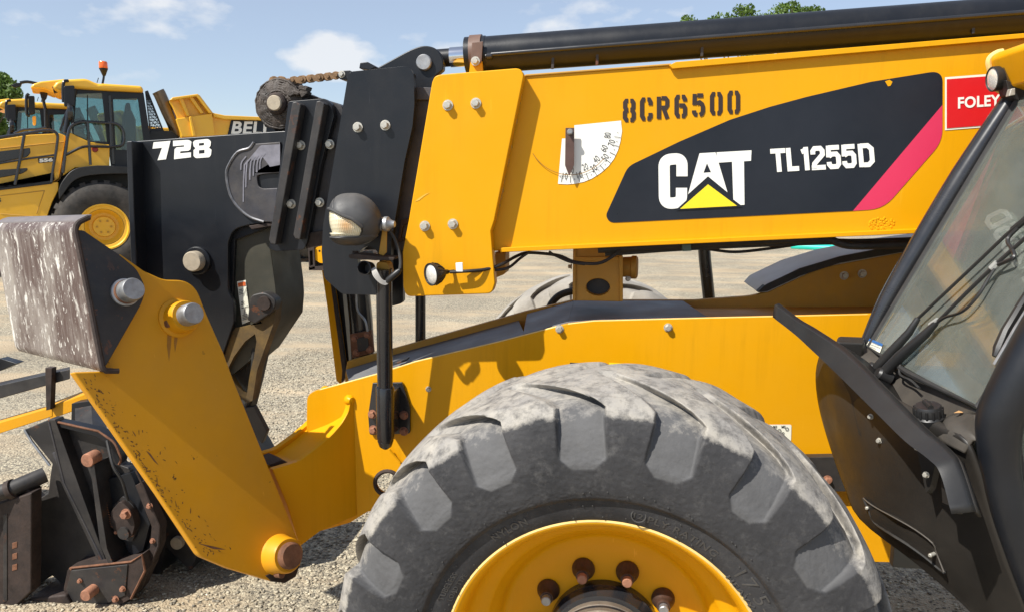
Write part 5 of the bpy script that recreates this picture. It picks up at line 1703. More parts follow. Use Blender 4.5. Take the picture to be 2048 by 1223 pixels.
# cowl: front panel facing forward, from the far edge (left) to the seam at the door pillar (right)
def row(far, near, yf, yn, mid=None, bul=0.05):
    a, b = PY(*far, yf), PY(*near, yn)
    out = [a]
    for t in (.12, .35, .65, .9):
        p = a.lerp(b, t)
        p.x -= bul * math.sin(math.pi * t)
        out.append(p)
    return out + [b]
rows = [row((1646, 694), (1900, 856), 2.27, 1.66, bul=.02), row((1634, 745), (1935, 880), 2.28, 1.60, bul=.04), row((1640, 810), (1960, 935), 2.27, 1.585, bul=.05), row((1662, 890), (1976, 985), 2.22, 1.58, bul=.05),
        row((1690, 968), (1998, 1060), 2.12, 1.575, bul=.045), row((1722, 1036), (2020, 1130), 2.0, 1.572, bul=.035), row((1838, 1127), (2052, 1215), 1.80, 1.57, bul=.015), row((1944, 1223), (2085, 1310), 1.68, 1.57, bul=.0), row((2040, 1340), (2130, 1420), 1.62, 1.57, bul=0)]
cowl = grid_obj('cab_cowl', LG(rows, 4), M['plastic'], TELE, 60, thick=.008)
# return flange along the far edge
edge = [r[0] for r in rows]
grid_obj('cowl_return', [catmull(edge, 4), [p + Vector((.28, .03, 0)) for p in catmull(edge, 4)]], M['plastic'], cowl, 60, thick=.006)
# top shelf between the windscreen base and the front lip
sh = [[PY(1646, 694, 2.27), PY(1735, 788, 2.02), PY(1830, 850, 1.80), PY(1900, 856, 1.66)],
      [PY(1672, 684, 2.27), PY(1768, 768, 2.03), PY(1852, 822, 1.80), PY(1930, 846, 1.655)],
      [PY(1738, 697, 2.23), PY(1812, 742, 2.02), PY(1884, 780, 1.80), PY(1958, 822, 1.615)]]
shelf = grid_obj('cowl_shelf', LG(sh, 6), M['plastic_dusty'], cowl, 60, thick=.008)
# raised housing at the far end, filler cap, dome
box8('corner_housing', [PY(1662, 706, 2.17), PY(1724, 722, 2.17), PY(1730, 684, 2.17), PY(1674, 682, 2.17), PY(1668, 700, 2.27), PY(1735, 712, 2.27), PY(1730, 673, 2.27), PY(1676, 671, 2.27)], M['plastic'], cowl, .008)
capo = PY(1856, 842, 1.72) + Vector((0, 0, .012))
fcap = lathe('filler_cap', [(-.02, .030), (.0, .032), (.004, .028), (.022, .028), (.027, .025), (.027, 0)], capo, (-.18, -.12, 1), M['plastic_clean'], cowl, 30)
fx, fe, fv_ = frame_of((-.18, -.12, 1))
for k in range(14):
    a = 2 * math.pi * k / 14
    d = fe * math.cos(a) + fv_ * math.sin(a)
    tube('cap_grip', [capo + d * .028 + fx * .003, capo + d * .028 + fx * .022], .003, M['plastic_clean'], fcap, 6)
tube('cap_bar', [capo + fx * .029 - fe * .018, capo + fx * .029 + fe * .018], .006, M['plastic_clean'], fcap, 8)
dome = [[PY(1878, 862, 1.70), PY(1895, 836, 1.70), PY(1925, 828, 1.68), PY(1956, 832, 1.60)], [PY(1882, 880, 1.66), PY(1900, 856, 1.65), PY(1926, 845, 1.635), PY(1957, 836, 1.595)], [PY(1930, 905, 1.60), PY(1940, 890, 1.595), PY(1950, 880, 1.59), PY(1960, 900, 1.582)]]
grid_obj('cowl_dome', LG(dome, 5), M['plastic_dusty'], cowl, 60, thick=.008)
# slots, leaves and linkage on the shelf
for x, y in ((1853, 796), (1918, 836), (1790, 735), (1800, 748)):
    p = PY(x, y, 1.9 - (x - 1840) * .003) + Vector((0, 0, .012))
    mesh_obj('dry_leaf', [p + Vector(v) for v in ((-.012, 0, 0), (0, -.006, .003), (.013, .001, .001), (.001, .007, .004))], [(0, 1, 2, 3)], surf('dry_leaf', (.42, .24, .10), .8), cowl)
# deflector blade in front of the cowl
top = [(1557, 608, 2.30), (1600, 640, 2.24), (1634, 660, 2.20), (1700, 706, 2.10), (1790, 795, 1.92), (1852, 857, 1.79), (1905, 905, 1.70), (1922, 935, 1.66), (1950, 1022, 1.61)]
bot = [(1556, 634, 2.30), (1600, 668, 2.24), (1632, 698, 2.20), (1684, 748, 2.10), (1764, 826, 1.92), (1820, 880, 1.79), (1868, 916, 1.70), (1893, 945, 1.66), (1915, 1025, 1.61)]
BS = .925          # the blade stands forward of the cowl
T3, B3 = [PY(x, y, Y * BS) for x, y, Y in top], [PY(x, y, Y * BS) for x, y, Y in bot]
off = Vector((-.030, -.012, 0))
lip = [(t.lerp(b, .5) + off * 1.0) for t, b in zip(T3, B3)]
blade = grid_obj('deflector_blade', [catmull(T3, 5), catmull([t.lerp(b, .08) + off * .35 for t, b in zip(T3, B3)], 5), catmull([t.lerp(b, .92) + off * .45 for t, b in zip(T3, B3)], 5), catmull([b + off * .1 for b in B3], 5)], M['plastic_clean'], TELE, 25, thick=.006)
back = [b + Vector((.15, .045, -.045)) * k for b, k in zip(B3, (.5, .8, 1, 1, 1, .8, .45, .25, .06))]
grid_obj('blade_web', [catmull(B3, 5), catmull(back, 5)], M['plastic_clean'], blade, 60, thick=.006)
grid_obj('blade_top', [catmull(T3, 5), catmull([t + Vector((.012, .004, -.012)) for t in T3], 5)], M['plastic'], blade, 60, thick=.006)
# gussets that carry the blade
def gusset(pts, yl):
    P = [PY(x, y, Y * .955) for (x, y), Y in zip(pts, yl)]
    solid('blade_gusset', P, (.012, 0, 0), M['plastic'], blade)
gusset([(1668, 726), (1700, 790), (1718, 868), (1757, 905), (1768, 900), (1740, 790)], [2.12, 2.08, 2.04, 1.98, 1.97, 2.0])
gusset([(1832, 890), (1852, 985), (1860, 975), (1870, 930)], [1.76, 1.74, 1.73, 1.72])
gusset([(1880, 930), (1885, 1004), (1910, 1015), (1905, 950)], [1.68, 1.665, 1.63, 1.64])
for x, y, Y in ((1742, 832, 1.965), (1759, 880, 1.95), (1836, 894, 1.755), (1853, 948, 1.725)):
    place('bolt', zb, PY(x, y, Y * .953), (-.8, -.6, 0), blade, scale=.42)
rub = PY(1785, 967, 1.875)
lathe('panel_fixing', [(-.01, .007), (.012, .007), (.014, .004), (.014, 0)], rub, (-.85, -.5, 0), M['rust_pin'], cowl, 12)
# cover panel with studs on the lower cowl
def near_cowl(x, y, out=.010):
    """point on the cowl surface under a pixel, by nearest grid point"""
    d = ray(x, y).normalized()
    best, bp = 9, None
    for v in cowl.data.vertices:
        w_ = v.co - CAM
        t = w_.dot(d)
        e = (w_ - d * t).length
        if e < best:
            best, bp = e, t
    return CAM + d * (bp - out)
hatch = [(1727, 995), (1735, 1003), (1755, 1016), (1790, 1035), (1830, 1058), (1865, 1085), (1873, 1105), (1888, 1143), (1880, 1138), (1850, 1113), (1815, 1088), (1778, 1065), (1750, 1045), (1738, 1020)]
hl = [near_cowl(x, y, .016) for x, y in hatch]
hp = mesh_obj('cowl_hatch', hl + [p + Vector((.02, .02, 0)) for p in hl], [tuple(range(len(hl)))] + [(i, (i + 1) % len(hl), len(hl) + (i + 1) % len(hl), len(hl) + i) for i in range(len(hl))], M['plastic'], TELE, 60)
tube('hatch_lip', [near_cowl(x, y, .020) for x, y in hatch[:8]], .0017, surf('worn_pale_plastic_edge', (.09, .08, .07), .5), hp, 6, curve=3)
tube('hatch_gap', [near_cowl(x, y, .016) for x, y in hatch[7:] + hatch[:1]], .0035, M['rubber'], hp, 6, curve=3)
for x, y in ((1737, 1014), (1864, 1108)):
    p = near_cowl(x, y, .018)
    lathe('hatch_stud', [(-.01, .0045), (.008, .0045), (.010, .003), (.010, 0)], p, (-.8, -.6, 0), M['zinc'], hp, 12)

# windscreen, pillars, roof
LLf, LRn = PY(1738, 694, 2.235), PY(1957, 814, 1.605)
ULf = PY(2040, 192, 2.235)
lean = ULf - LLf
URn = LRn + lean
wind = solid('windscreen', [LLf, LRn, URn, ULf], Vector((.010, 0, .0)) , M['windscreen'], TELE, bevel=0)
tube('screen_seal', [ULf, LLf, LLf.lerp(LRn, .5) + Vector((-.012, 0, -.004)), LRn, URn], .008, M['rubber'], wind, 8)
tube('far_pillar', [PY(1731, 690, 2.27), PY(1775, 600, 2.275), PY(1840, 490, 2.28), PY(1925, 350, 2.28), PY(2030, 190, 2.28), PY(2090, 100, 2.28)], [.018, .026, .030, .031, .027, .022], M['black_gloss'], TELE, 18, curve=4)
tube('near_pillar', [PY(2190, 505, 1.57), PY(2086, 672, 1.57), PY(2038, 760, 1.57), PY(2003, 830, 1.575), PY(1997, 880, 1.575), PY(2002, 940, 1.575), PY(2025, 1040, 1.57), PY(2070, 1170, 1.57), PY(2120, 1300, 1.57)], [.047, .047, .046, .044, .040, .036, .034, .033, .03], M['black'], TELE, 24, curve=5)
# door frame panel behind the pillar
plate('cab_side', [(2300, 380), (2080, 640), (2010, 790), (1968, 850), (1966, 930), (2005, 1065), (2048, 1200), (2100, 1360), (2500, 1500), (2500, 380)], 1.60, .03, M['plastic_clean'], TELE,
      holes=[[(2300, 560), (2120, 680), (2050, 780, 40), (2036, 860, 30), (2050, 960, 40), (2110, 1120), (2200, 1260), (2440, 1300), (2440, 560)]])
tube('door_seal', [PY(x, y, 1.585) for x, y in ((2150, 660), (2062, 775), (2033, 850), (2040, 940), (2075, 1060), (2130, 1180))], .010, M['rubber'], TELE, 8, curve=5)
plate('door_glass', [(2300, 560), (2120, 680), (2050, 780), (2036, 860), (2050, 960), (2110, 1120), (2200, 1260), (2440, 1300), (2440, 560)], 1.615, .006, M['windscreen'], TELE, bevel=0)
# cab shell behind: rear wall, floor, far wall below the glass, seat and wheel
xb = 2.05
box('cab_rear_wall', (xb, 1.62, .55), (xb + .05, 2.27, 2.02), M['headliner'], TELE)
box('cab_floor', (1.05, 1.62, .60), (xb, 2.27, .64), M['headliner'], TELE)
box('far_cab_wall', (.86, 2.25, .60), (xb, 2.28, 1.22), M['headliner'], TELE)
box('dashboard', (.80, 1.63, 1.02), (1.02, 2.24, 1.17), M['headliner'], TELE, .02)
solid('far_cab_glass', [LLf + Vector((.03, .03, .0)), ULf + Vector((.02, .03, 0)), Vector((xb, 2.265, ULf.z)), Vector((xb, 2.265, 1.20))], (0, .006, 0), M['windscreen'], TELE, bevel=0)
box('seat', (1.40, 1.74, .95), (1.85, 2.14, 1.08), M['seat'], TELE, .04)
box('seat_back', (1.78, 1.76, 1.05), (1.92, 2.12, 1.72), M['seat'], TELE, .05)
swc = Vector((1.22, 1.94, 1.28))
swa = Vector((-.55, 0, .83)).normalized()
_, se, sv = frame_of(swa)
sw = tube('steering_wheel', [swc + (se * math.cos(t) + sv * math.sin(t)) * .17 for t in [k * math.pi / 14 for k in range(29)]], .014, M['plastic_clean'], TELE, 8)
tube('wheel_column', [swc, swc - swa * .3 + Vector((-.1, 0, 0))], .03, M['plastic_clean'], sw, 10)
for k in range(3):
    t = k * 2.094 + .5
    tube('wheel_spoke', [swc, swc + (se * math.cos(t) + sv * math.sin(t)) * .17], .010, M['plastic_clean'], sw, 6)
# roof with front visor
RA, RB = PY(1984, 122, 2.30), PY(1995, 178, 2.30)
roof = solid('cab_roof', [PY(x, y, 2.30) for x, y in rnd([(1979, 122, 4), (1984, 112, 4), (1999, 104, 6), (2100, 84), (2420, 60), (2420, 215), (2060, 192), (2016, 188, 4), (1994, 180, 4)])], (0, -.72, 0), M['yellow'], TELE, bevel=.006)
tube('visor_lip', [PY(x, y, 2.297) for x, y in ((2006, 103), (1996, 105), (1984, 112), (1977, 122), (1979, 138), (1988, 164), (1995, 180), (2010, 186))], .0075, M['pale_edge'], roof, 8, curve=3)
mesh_obj('pocket_shade', [RA + Vector((-.004, -.012, -.004)), RB + Vector((-.004, -.012, 0)), RB + Vector((-.004, -.085, 0)), RA + Vector((-.004, -.055, -.004))], [(0, 1, 2, 3)], surf('shaded_pocket_paint', (.17, .085, .02), .6), roof)  # flat dark quad: shade of the lamp recess painted as colour
la = Vector((-.99, -.04, -.12)).normalized()
lc = PY(1995, 158, 2.265) + Vector((-.004, 0, 0))
wl = lathe('work_lamp', [(-.045, .010), (-.038, .022), (-.012, .032), (.0, .0335), (.010, .0335), (.012, .031), (.008, .030)], lc, la, M['plastic_clean'], roof, 32)
lathe('lamp_lens', [(.008, .0305), (.012, .022), (.014, .010), (.014, 0)], lc, la, M['silver_lens'], wl, 28)
plate('lamp_bracket', [(2012, 160), (2030, 168), (2060, 172), (2070, 196), (2034, 200), (2018, 190)], 2.22, .05, M['plastic_clean'], roof)
plate('lamp_clip', [(2022, 178), (2031, 176), (2031, 190), (2018, 193)], 2.20, .02, M['zinc'], roof)
# wipers lie just in front of the glass
gn = (LRn - LLf).cross(ULf - LLf).normalized()
if gn.x > 0:
    gn = -gn
gp = LLf + gn * .022
wp_ = lambda x, y, o=0: PN(x, y, gp + gn * o, gn)
wa = tube('wiper_arm', [wp_(1746, 744), wp_(1780, 706), wp_(1818, 664), wp_(1836, 636)], [.013, .013, .010, .007], M['plastic_clean'], TELE, 10)
tube('wiper_rod', [wp_(1832, 640), wp_(1930, 548), wp_(2012, 470), wp_(2034, 452)], .0042, M['plastic_clean'], wa, 8)
tube('wiper_head', [wp_(2026, 460), wp_(2048, 442), wp_(2090, 405)], .008, M['plastic_clean'], wa, 8)
lathe('wiper_pivot', [(-.02, .017), (.012, .017), (.018, .012), (.018, 0)], wp_(1746, 738), gn, M['plastic_clean'], wa, 18)
wb = tube('wiper_arm', [wp_(1762, 752), wp_(1800, 712), wp_(1850, 668), wp_(1872, 645)], [.015, .014, .011, .007], M['plastic_clean'], TELE, 10)
tube('wiper_rod', [wp_(1868, 650), wp_(1930, 588), wp_(1990, 530), wp_(2048, 478), wp_(2100, 430)], .0045, M['plastic_clean'], wb, 8)
tube('washer_hose', [wp_(1872, 646), wp_(1890, 634), wp_(1925, 622), wp_(1955, 592), wp_(1976, 558), wp_(1990, 535)], .0035, M['plastic_clean'], wb, 6, curve=5)
tube('washer_hose', [wp_(1988, 532), wp_(2010, 524), wp_(2028, 514), wp_(2024, 498), wp_(2016, 486), wp_(2018, 474), wp_(2036, 456)], .0045, M['plastic_clean'], wb, 6, curve=5)
tube('hose_clip', [wp_(1862, 650), wp_(1876, 640)], .008, surf('pale_clip', (.3, .3, .28), .5), wb, 8)
tube('hose_clip', [wp_(1984, 538), wp_(1996, 526)], .009, surf('pale_clip', (.3, .3, .28), .5), wb, 8)
lathe('wiper_pivot', [(-.02, .018), (.012, .018), (.018, .013), (.018, 0)], wp_(1766, 750), gn, M['plastic_clean'], wb, 18)
tube('washer_hose', [wp_(1800, 728, -.01), wp_(1800, 748, -.01), wp_(1822, 760, -.01), wp_(1838, 775, -.01)], .003, M['rubber'], wb, 6, curve=4)
wc = tube('wiper_blade', [wp_(1990, 712), wp_(1997, 696), wp_(2012, 660), wp_(2048, 600), wp_(2090, 540)], [.006, .011, .010, .009, .009], M['plastic_clean'], TELE, 8)
tube('blade_edge', [wp_(1988, 728), wp_(2030, 655), wp_(2090, 560)], .003, M['steel'], wc, 6)
st = flat('screen_sticker', [(1735, 674), (1766, 687), (1759, 706), (1729, 692)], lambda x, y: wp_(x, y, -.019), M['cream'], wind)
flat('sticker_band', [(1735, 674), (1766, 687), (1764, 692), (1733, 679)], lambda x, y: wp_(x, y, -.0175), M['blue_print'], st)
strokes('sticker_print', [[(1735, 685), (1760, 695)], [(1734, 689), (1752, 697)], [(1738, 681), (1758, 690)]], 1.0, lambda x, y: wp_(x, y, -.0175), M['grey_print'], st)
# ================================================================== dump trucks
NT = Vector((.615, -.79, 0)).normalized()      # outward normal of the near side
TP = PZ(212, 545, 0.0)
def T(x, y, o=0.0):
    return PN(x, y, TP - NT * o, NT)
truck = thing('dump_truck', 'yellow articulated dump truck with orange beacon parked behind the black boom head', 'dump truck', Vector((TP.x, TP.y, 0)), 'yellow articulated dump trucks')
def tp(name, pts, o, th, mat, parent=None, holes=(), bevel=.015, label=None):
    return solid(name, [T(x, y, o) for x, y in rnd(pts)], -NT * th, mat, parent or truck, [[T(x, y, o) for x, y in rnd(h)] for h in holes], bevel, label=label)
# hood and body
hood_ = tp('hood', [(-140, 330), (-140, 285), (0, 279), (60, 270), (120, 267, 6), (131, 272), (130, 285), (118, 357), (108, 364), (-140, 385)], .18, 1.9, M['yellow_truck'])
tp('hood_crease', [(-140, 306), (0, 296), (130, 283), (130, 285), (0, 299), (-140, 309)], .165, .02, M['yellow_dull'], hood_)
tp('hood_vent', [(-100, 312), (0, 303), (60, 296, 3), (61, 306), (54, 315, 5), (0, 325), (-100, 336)], .165, .03, M['black_gloss'], hood_)
tp('hood_vent', [(-100, 348), (0, 340), (55, 336, 3), (55, 341), (44, 348, 5), (0, 356), (-100, 368)], .165, .03, M['black_gloss'], hood_)
tp('number_plate', [(76, 317), (107, 314), (107, 324), (77, 327)], .162, .01, M['black'], hood_)
decal_text('number_lettering', '556', [(79, 325.5), (106, 323), (106, 315.5), (78, 318)], lambda x, y: T(x, y, .150), M['white'], hood_, bold=.06)
tp('running_board', [(-140, 388), (0, 372), (108, 360), (108, 352), (104, 368), (0, 381), (-140, 398)], .02, .3, M['black'])
lowb = tp('lower_body', [(-140, 398), (0, 375), (117, 364, 4), (117, 380), (104, 405), (96, 428), (90, 450), (0, 460), (-140, 470)], .05, 1.8, M['yellow_truck'])
tp('body_joint', [(0, 391), (90, 380), (90, 382), (74, 428), (72, 428), (87, 383), (0, 393)], .045, .02, M['yellow_dull'], lowb)
tp('body_joint', [(0, 427), (74, 433), (74, 434.5), (0, 428.5)], .045, .02, M['yellow_dull'], lowb)
decal_text('body_lettering', 'B', [(-6, 406), (2, 405), (2, 395), (-6, 396)], lambda x, y: T(x, y, .035), M['ink2'], lowb, bold=.05)
# cab: frame with openings
cabf = tp('cab_frame', [(148, 176), (206, 180), (287, 185, 3), (300, 270), (302, 300), (252, 340), (222, 333), (216, 290), (178, 284), (145, 268), (140, 240)], .12, .06, M['black'],
          holes=[[(153, 188, 4), (204, 186, 3), (214, 284), (180, 283, 6), (147, 268, 4)], [(226, 198, 4), (276, 197, 4), (287, 280), (287, 300), (232, 300)]])
tp('cab_frame', [(148, 176), (206, 180), (287, 185, 3), (300, 270), (302, 300), (252, 340), (222, 333), (216, 290), (178, 284), (145, 268), (140, 240)], 1.72, .06, M['black'],
   holes=[[(153, 188, 4), (204, 186, 3), (214, 284), (180, 283, 6), (147, 268, 4)], [(226, 198, 4), (276, 197, 4), (287, 280), (287, 300), (232, 300)]])
for pts in ([(153, 188), (204, 186), (214, 284), (180, 283), (147, 268)], [(226, 198), (276, 197), (287, 280), (287, 300), (232, 300)]):
    for o in (.15, 1.75):
        tp('window', pts, o, .008, M['truck_glass'], bevel=0)
tp('window_bar', [(174, 190), (176, 190), (177, 282), (174, 282)], .13, .02, M['black'], cabf)
tp('door_frame', [(216, 190), (222, 190), (230, 330), (224, 330)], .10, .03, M['black_gloss'], cabf)
tp('door_lower_glass', [(228, 300), (250, 300), (250, 335), (230, 335)], .13, .01, M['truck_glass'], bevel=0)
tp('cab_base', [(133, 262), (178, 284), (219, 290), (219, 332), (150, 336), (126, 352), (133, 310)], .09, 1.75, M['yellow_truck'])
lathe('side_reflector', [(0, .06), (.03, .05), (.03, 0)], T(190, 299, .09), NT, surf('red_reflector', (.25, .01, .01), .3), truck, 16)
# windscreen reaches across the front
A1, A2 = T(147, 178, .14), T(128, 262, .14)
A3, A4 = T(147, 178, 1.7), T(128, 262, 1.7)
mesh_obj('windscreen', [A1, A2, A4 + (A2 - A2), A3], [(0, 1, 2, 3)], M['truck_glass'], truck)
tube('screen_pillar', [T(150, 178, .12), T(138, 225, .12), T(131, 266, .12)], .05, M['black'], truck, 10)
tube('screen_pillar', [T(150, 178, 1.72), T(138, 225, 1.72), T(131, 266, 1.72)], .05, M['black'], truck, 10)
tube('wiper_arm', [T(120, 262, .6), T(128, 236, .6), T(138, 214, .6)], .02, M['black'], truck, 6)
roof_ = tp('cab_roof', [(104, 176), (112, 164, 6), (131, 159, 6), (172, 157, 8), (196, 168), (206, 167), (284, 172, 6), (289, 185), (206, 181), (148, 177), (120, 183, 4)], .0, 1.75, M['yellow_truck'], bevel=.06)
tp('roof_visor', [(60, 176), (66, 168, 3), (81, 163, 6), (131, 158), (126, 175), (108, 186), (88, 178)], .7, 1.1, M['yellow_truck'], roof_, bevel=.05)
for o in (.4, .8):
    lathe('roof_lamp', [(-.05, .05), (.05, .07), (.05, 0)], T(112, 180, o), (-.79, -.615, -.2), M['black'], roof_, 14)
box_in = tp('cab_seat', [(248, 222, 6), (262, 218, 6), (272, 240), (272, 300), (244, 300)], .7, .55, M['seat'], bevel=.05)
tp('dash_panel', [(140, 250), (170, 270), (180, 282), (146, 268)], .3, 1.2, M['headliner'])
tp('seat_post', [(252, 206, 4), (260, 206, 4), (262, 222), (250, 222)], .8, .3, M['seat'])
tube('steering_wheel', [T(160 + 12 * math.cos(t), 248 + 9 * math.sin(t), .95 - .12 * math.sin(t)) for t in [k * math.pi / 8 for k in range(17)]], .025, M['black'], truck, 6)
# beacon
bc = T(208, 150, .8)
tube('beacon_mast', [T(205, 168, .8), T(207, 158, .8), bc], .022, M['black'], truck, 6)
lathe('beacon_base', [(-.02, .03), (.06, .06), (.12, .085), (.14, .085)], bc, (0, 0, 1), M['black'], truck, 20)
lathe('beacon_lens', [(.125, .08), (.135, .086), (.25, .083), (.27, .07), (.27, 0)], bc, (0, 0, 1), M['amber'], truck, 24)
tube('antenna', [T(194, 166, .8), T(197, 156, .8)], .008, M['black'], truck, 5)
# mirrors
mir = tp('mirror', [(127, 172, 4), (149, 171, 4), (150, 212, 4), (128, 213, 4)], -.15, .14, M['black'])
tube('mirror_arm', [T(136, 162, -.05), T(128, 164, -.1), T(126, 180, -.1), T(127, 205, -.1)], .03, M['black'], mir, 8, curve=4)
lathe('convex_mirror', [(0, .16), (.04, .17), (.09, .14), (.11, 0)], T(135, 224, -.1), (.79, .615, 0), M['black_gloss'], mir, 20)
m2 = tp('mirror', [(56, 192, 3), (69, 192, 3), (70, 228, 3), (58, 230, 3)], 1.9, .14, M['black'], label='far side mirror beside the windscreen')
tube('mirror_arm', [T(60, 232, 1.9), T(54, 228, 1.9), T(53, 195, 1.9), T(58, 188, 1.9)], .03, M['black'], m2, 8, curve=4)
tp('low_mirror', [(64, 233, 4), (72, 232, 4), (72, 250, 4), (66, 252, 4)], 1.9, .1, M['yellow_truck'], m2)
tube('hood_mirror_arm', [T(76, 168, .9), T(55, 164, .9), T(40, 166, .9)], .03, M['black'], truck, 8, curve=3)
tp('hood_mirror', [(22, 171), (32, 166, 5), (44, 166, 3), (42, 172, 4), (28, 176, 5)], .9, .12, M['black'])
tube('post_lamp_arm', [T(92, 258, 1.4), T(91, 220, 1.4), T(86, 198, 1.4)], .03, M['black'], truck, 6)
tp('post_lamp', [(79, 184, 3), (96, 184, 3), (93, 196, 3), (88, 202), (82, 196)], 1.35, .2, M['black'])
# rails
def rail(pts, o=.0, r=.028):
    tube('handrail', [T(x, y, o) for x, y in rnd(pts, 4)], r, M['black_gloss'], truck, 8)
rail([(126, 346), (135, 275), (140, 252, 10), (160, 243, 10), (180, 244), (236, 247, 14), (248, 262, 14), (248, 286, 10), (243, 292, 6), (221, 294), (165, 293, 12), (130, 311)], -.02)
rail([(175, 244), (181, 330)], -.02)
rail([(220, 247), (222, 294)], -.02, .022)
rail([(-120, 287), (0, 275), (60, 266), (98, 259, 10), (117, 267, 12), (113, 300), (106, 340), (103, 365)], .02)
rail([(49, 268), (40, 320), (30, 370)], .02)
rail([(-120, 336), (0, 327), (60, 317), (112, 310)], .02, .02)
rail([(28, 268), (45, 260, 8), (75, 259), (92, 256)], 1.0)
# rear guard, exhaust, bin
msh = tp('guard_frame', [(290, 183), (296, 181), (328, 262), (326, 270), (300, 270)], .35, .04, M['black'], holes=[[(292, 192), (297, 191), (322, 256), (302, 258)]])
ln = []
for k in range(14):
    t = k / 13
    ln.append([(291.5 + 10 * t, 188 + 72 * t), (296.5 + 26 * t, 188 + 70 * t)])
for k in range(6):
    t = (k + .5) / 6
    ln.append([(291.5 + 5 * t, 188), (302 + 21 * t, 260)])
    ln.append([(292 + 10 * t, 190 + 68 * t), (297 + 26 * min(1, t + .25), 190 + 70 * min(1, t + .25))])
for a, b in ln:
    tube('guard_wire', [T(*a, .37), T(*b, .37)], .007, M['black'], msh, 4)
tube('exhaust_stack', [T(316, 183, .9), T(321, 192, .9), T(334, 222, .9), T(347, 250, .9), T(355, 275, .9)], [.13, .13, .13, .13, .13], surf('brown_heat_stained_steel', (.20, .145, .09), .35, .7, var=.3, vscale=3), truck, 18, curve=4)
tp('rear_deck', [(300, 262), (345, 262), (358, 274), (358, 290), (296, 290)], .3, 1.3, M['black'])
binn = tp('dump_bin', [(339, 201), (345, 196), (394, 189, 4), (399, 190), (426, 226), (450, 233), (520, 236), (900, 262), (900, 420), (720, 420), (420, 330), (362, 276), (353, 232)], .0, .16, M['yellow_truck'])
tp('bin_floor', [(362, 276), (420, 300), (900, 380), (900, 420), (720, 420), (420, 330)], .16, 2.3, M['yellow_truck'], binn)
tp('bin_far_side', [(426, 226), (450, 233), (520, 236), (900, 262), (900, 400), (420, 300), (400, 240)], 2.4, .16, M['yellow_truck'], binn)
# canopy front wall leaning forward, with ribs
P1, P2 = T(339, 201, .05), T(362, 276, .05)
P3, P4 = T(339, 201, 2.5), T(362, 276, 2.5)
dh = Vector((0, 0, 0))
mesh_obj('bin_headboard', [P1, P2, P4, P3], [(0, 1, 2, 3)], M['yellow_truck'], binn)
for o, xs_ in ((.02, 0),):
    tp('bin_rib', [(352, 238), (424, 227), (430, 270), (420, 274), (364, 274)], -.12, .14, M['yellow_truck'], binn)
    tp('bin_rib', [(378, 234), (383, 233), (392, 272), (386, 273)], -.2, .1, M['yellow_truck'], binn)
    tp('bin_edge', [(339, 201), (345, 195), (396, 188), (424, 226), (419, 227), (393, 193), (347, 200)], -.2, .22, M['yellow_truck'], binn)
    tp('bin_gusset', [(358, 198), (366, 197), (380, 232), (374, 233)], -.12, .12, M['yellow_truck'], binn)
    tp('bin_gusset', [(378, 195), (386, 194), (408, 226), (402, 228)], -.12, .12, M['yellow_truck'], binn)
tp('bin_top_rail', [(426, 226), (450, 231), (520, 234), (900, 258), (900, 268), (520, 241), (450, 239), (428, 234)], -.12, .12, M['yellow_truck'], binn)
tp('name_plate', [(462, 241), (548, 239), (560, 272), (455, 272)], -.03, .03, M['decal_black'], binn)
decal_text('name_lettering', 'BELL', [(462, 268), (544, 270), (545, 244), (467, 243)], lambda x, y: T(x, y, -.036), M['white'], binn, bold=.03, spacing=1.05)
# fender and wheel
arch = rnd([(117, 380), (122, 366, 12), (145, 336, 22), (195, 331), (300, 334), (318, 350), (318, 362), (296, 348, 10), (200, 348, 40), (150, 356, 25), (128, 386, 14), (118, 400)])
tp('fender', arch, -.06, .9, M['plastic_clean'])
wc_ = T(208, 453, .18)
def truck_wheel(c):
    ax = NT
    R0 = .93
    prof = [(.20, .36), (.24, .42), (.28, .50), (.30, .62), (.29, .74), (.25, .84), (.18, .90), (.0, R0), (-.3, R0), (-.42, .9), (-.48, .8), (-.5, .6), (-.46, .4)]
    t = lathe('tyre', prof, c, ax, surf('muddy_truck_tyre', (.032, .029, .026), .85, var=.4, vscale=3, dust=.5, dustcol=(.12, .1, .08), dscale=4, bump=.4, bscale=30), truck, 64, caps=False)
    _, e, v = frame_of(ax)
    for k in range(26):
        a = 2 * math.pi * k / 26
        d = e * math.cos(a) + v * math.sin(a)
        tn = -e * math.sin(a) + v * math.cos(a)
        b0 = c + d * .80 + ax * .27
        P = [b0 - tn * .05, b0 + tn * .05, c + d * .955 + ax * .14 + tn * .06, c + d * .955 + ax * .14 - tn * .06]
        Q = [p - ax * .10 - d * .06 for p in P]
        box8('tread_block', P + Q, t.data.materials[0], t, .01)
    r = lathe('rim', [(.16, .36), (.24, .37), (.26, .46), (.28, .47), (.28, .44), (.22, .40), (.17, .34), (.10, .32), (.06, .28), (.06, .22), (.12, .20), (.12, 0)], c, ax, M['yellow_truck'], truck, 48, caps=False)
    for k in range(6):
        a = 2 * math.pi * k / 6
        d = e * math.cos(a) + v * math.sin(a)
        lathe('hub_bolt', [(0, .022), (.02, .022), (.02, 0)], c + d * .13 + ax * .12, ax, M['yellow_dull'], r, 8)
tp('underbody', [(-140, 420), (90, 400), (130, 345), (330, 330), (330, 470), (230, 500), (-140, 480)], 1.0, .6, M['black'])
truck_wheel(wc_)
fwd_t = Vector((-NT.y, NT.x, 0)) * 1.0
bk = -Vector((-.79, -.615, 0)).normalized()
truck_wheel(wc_ + bk * 4.6)
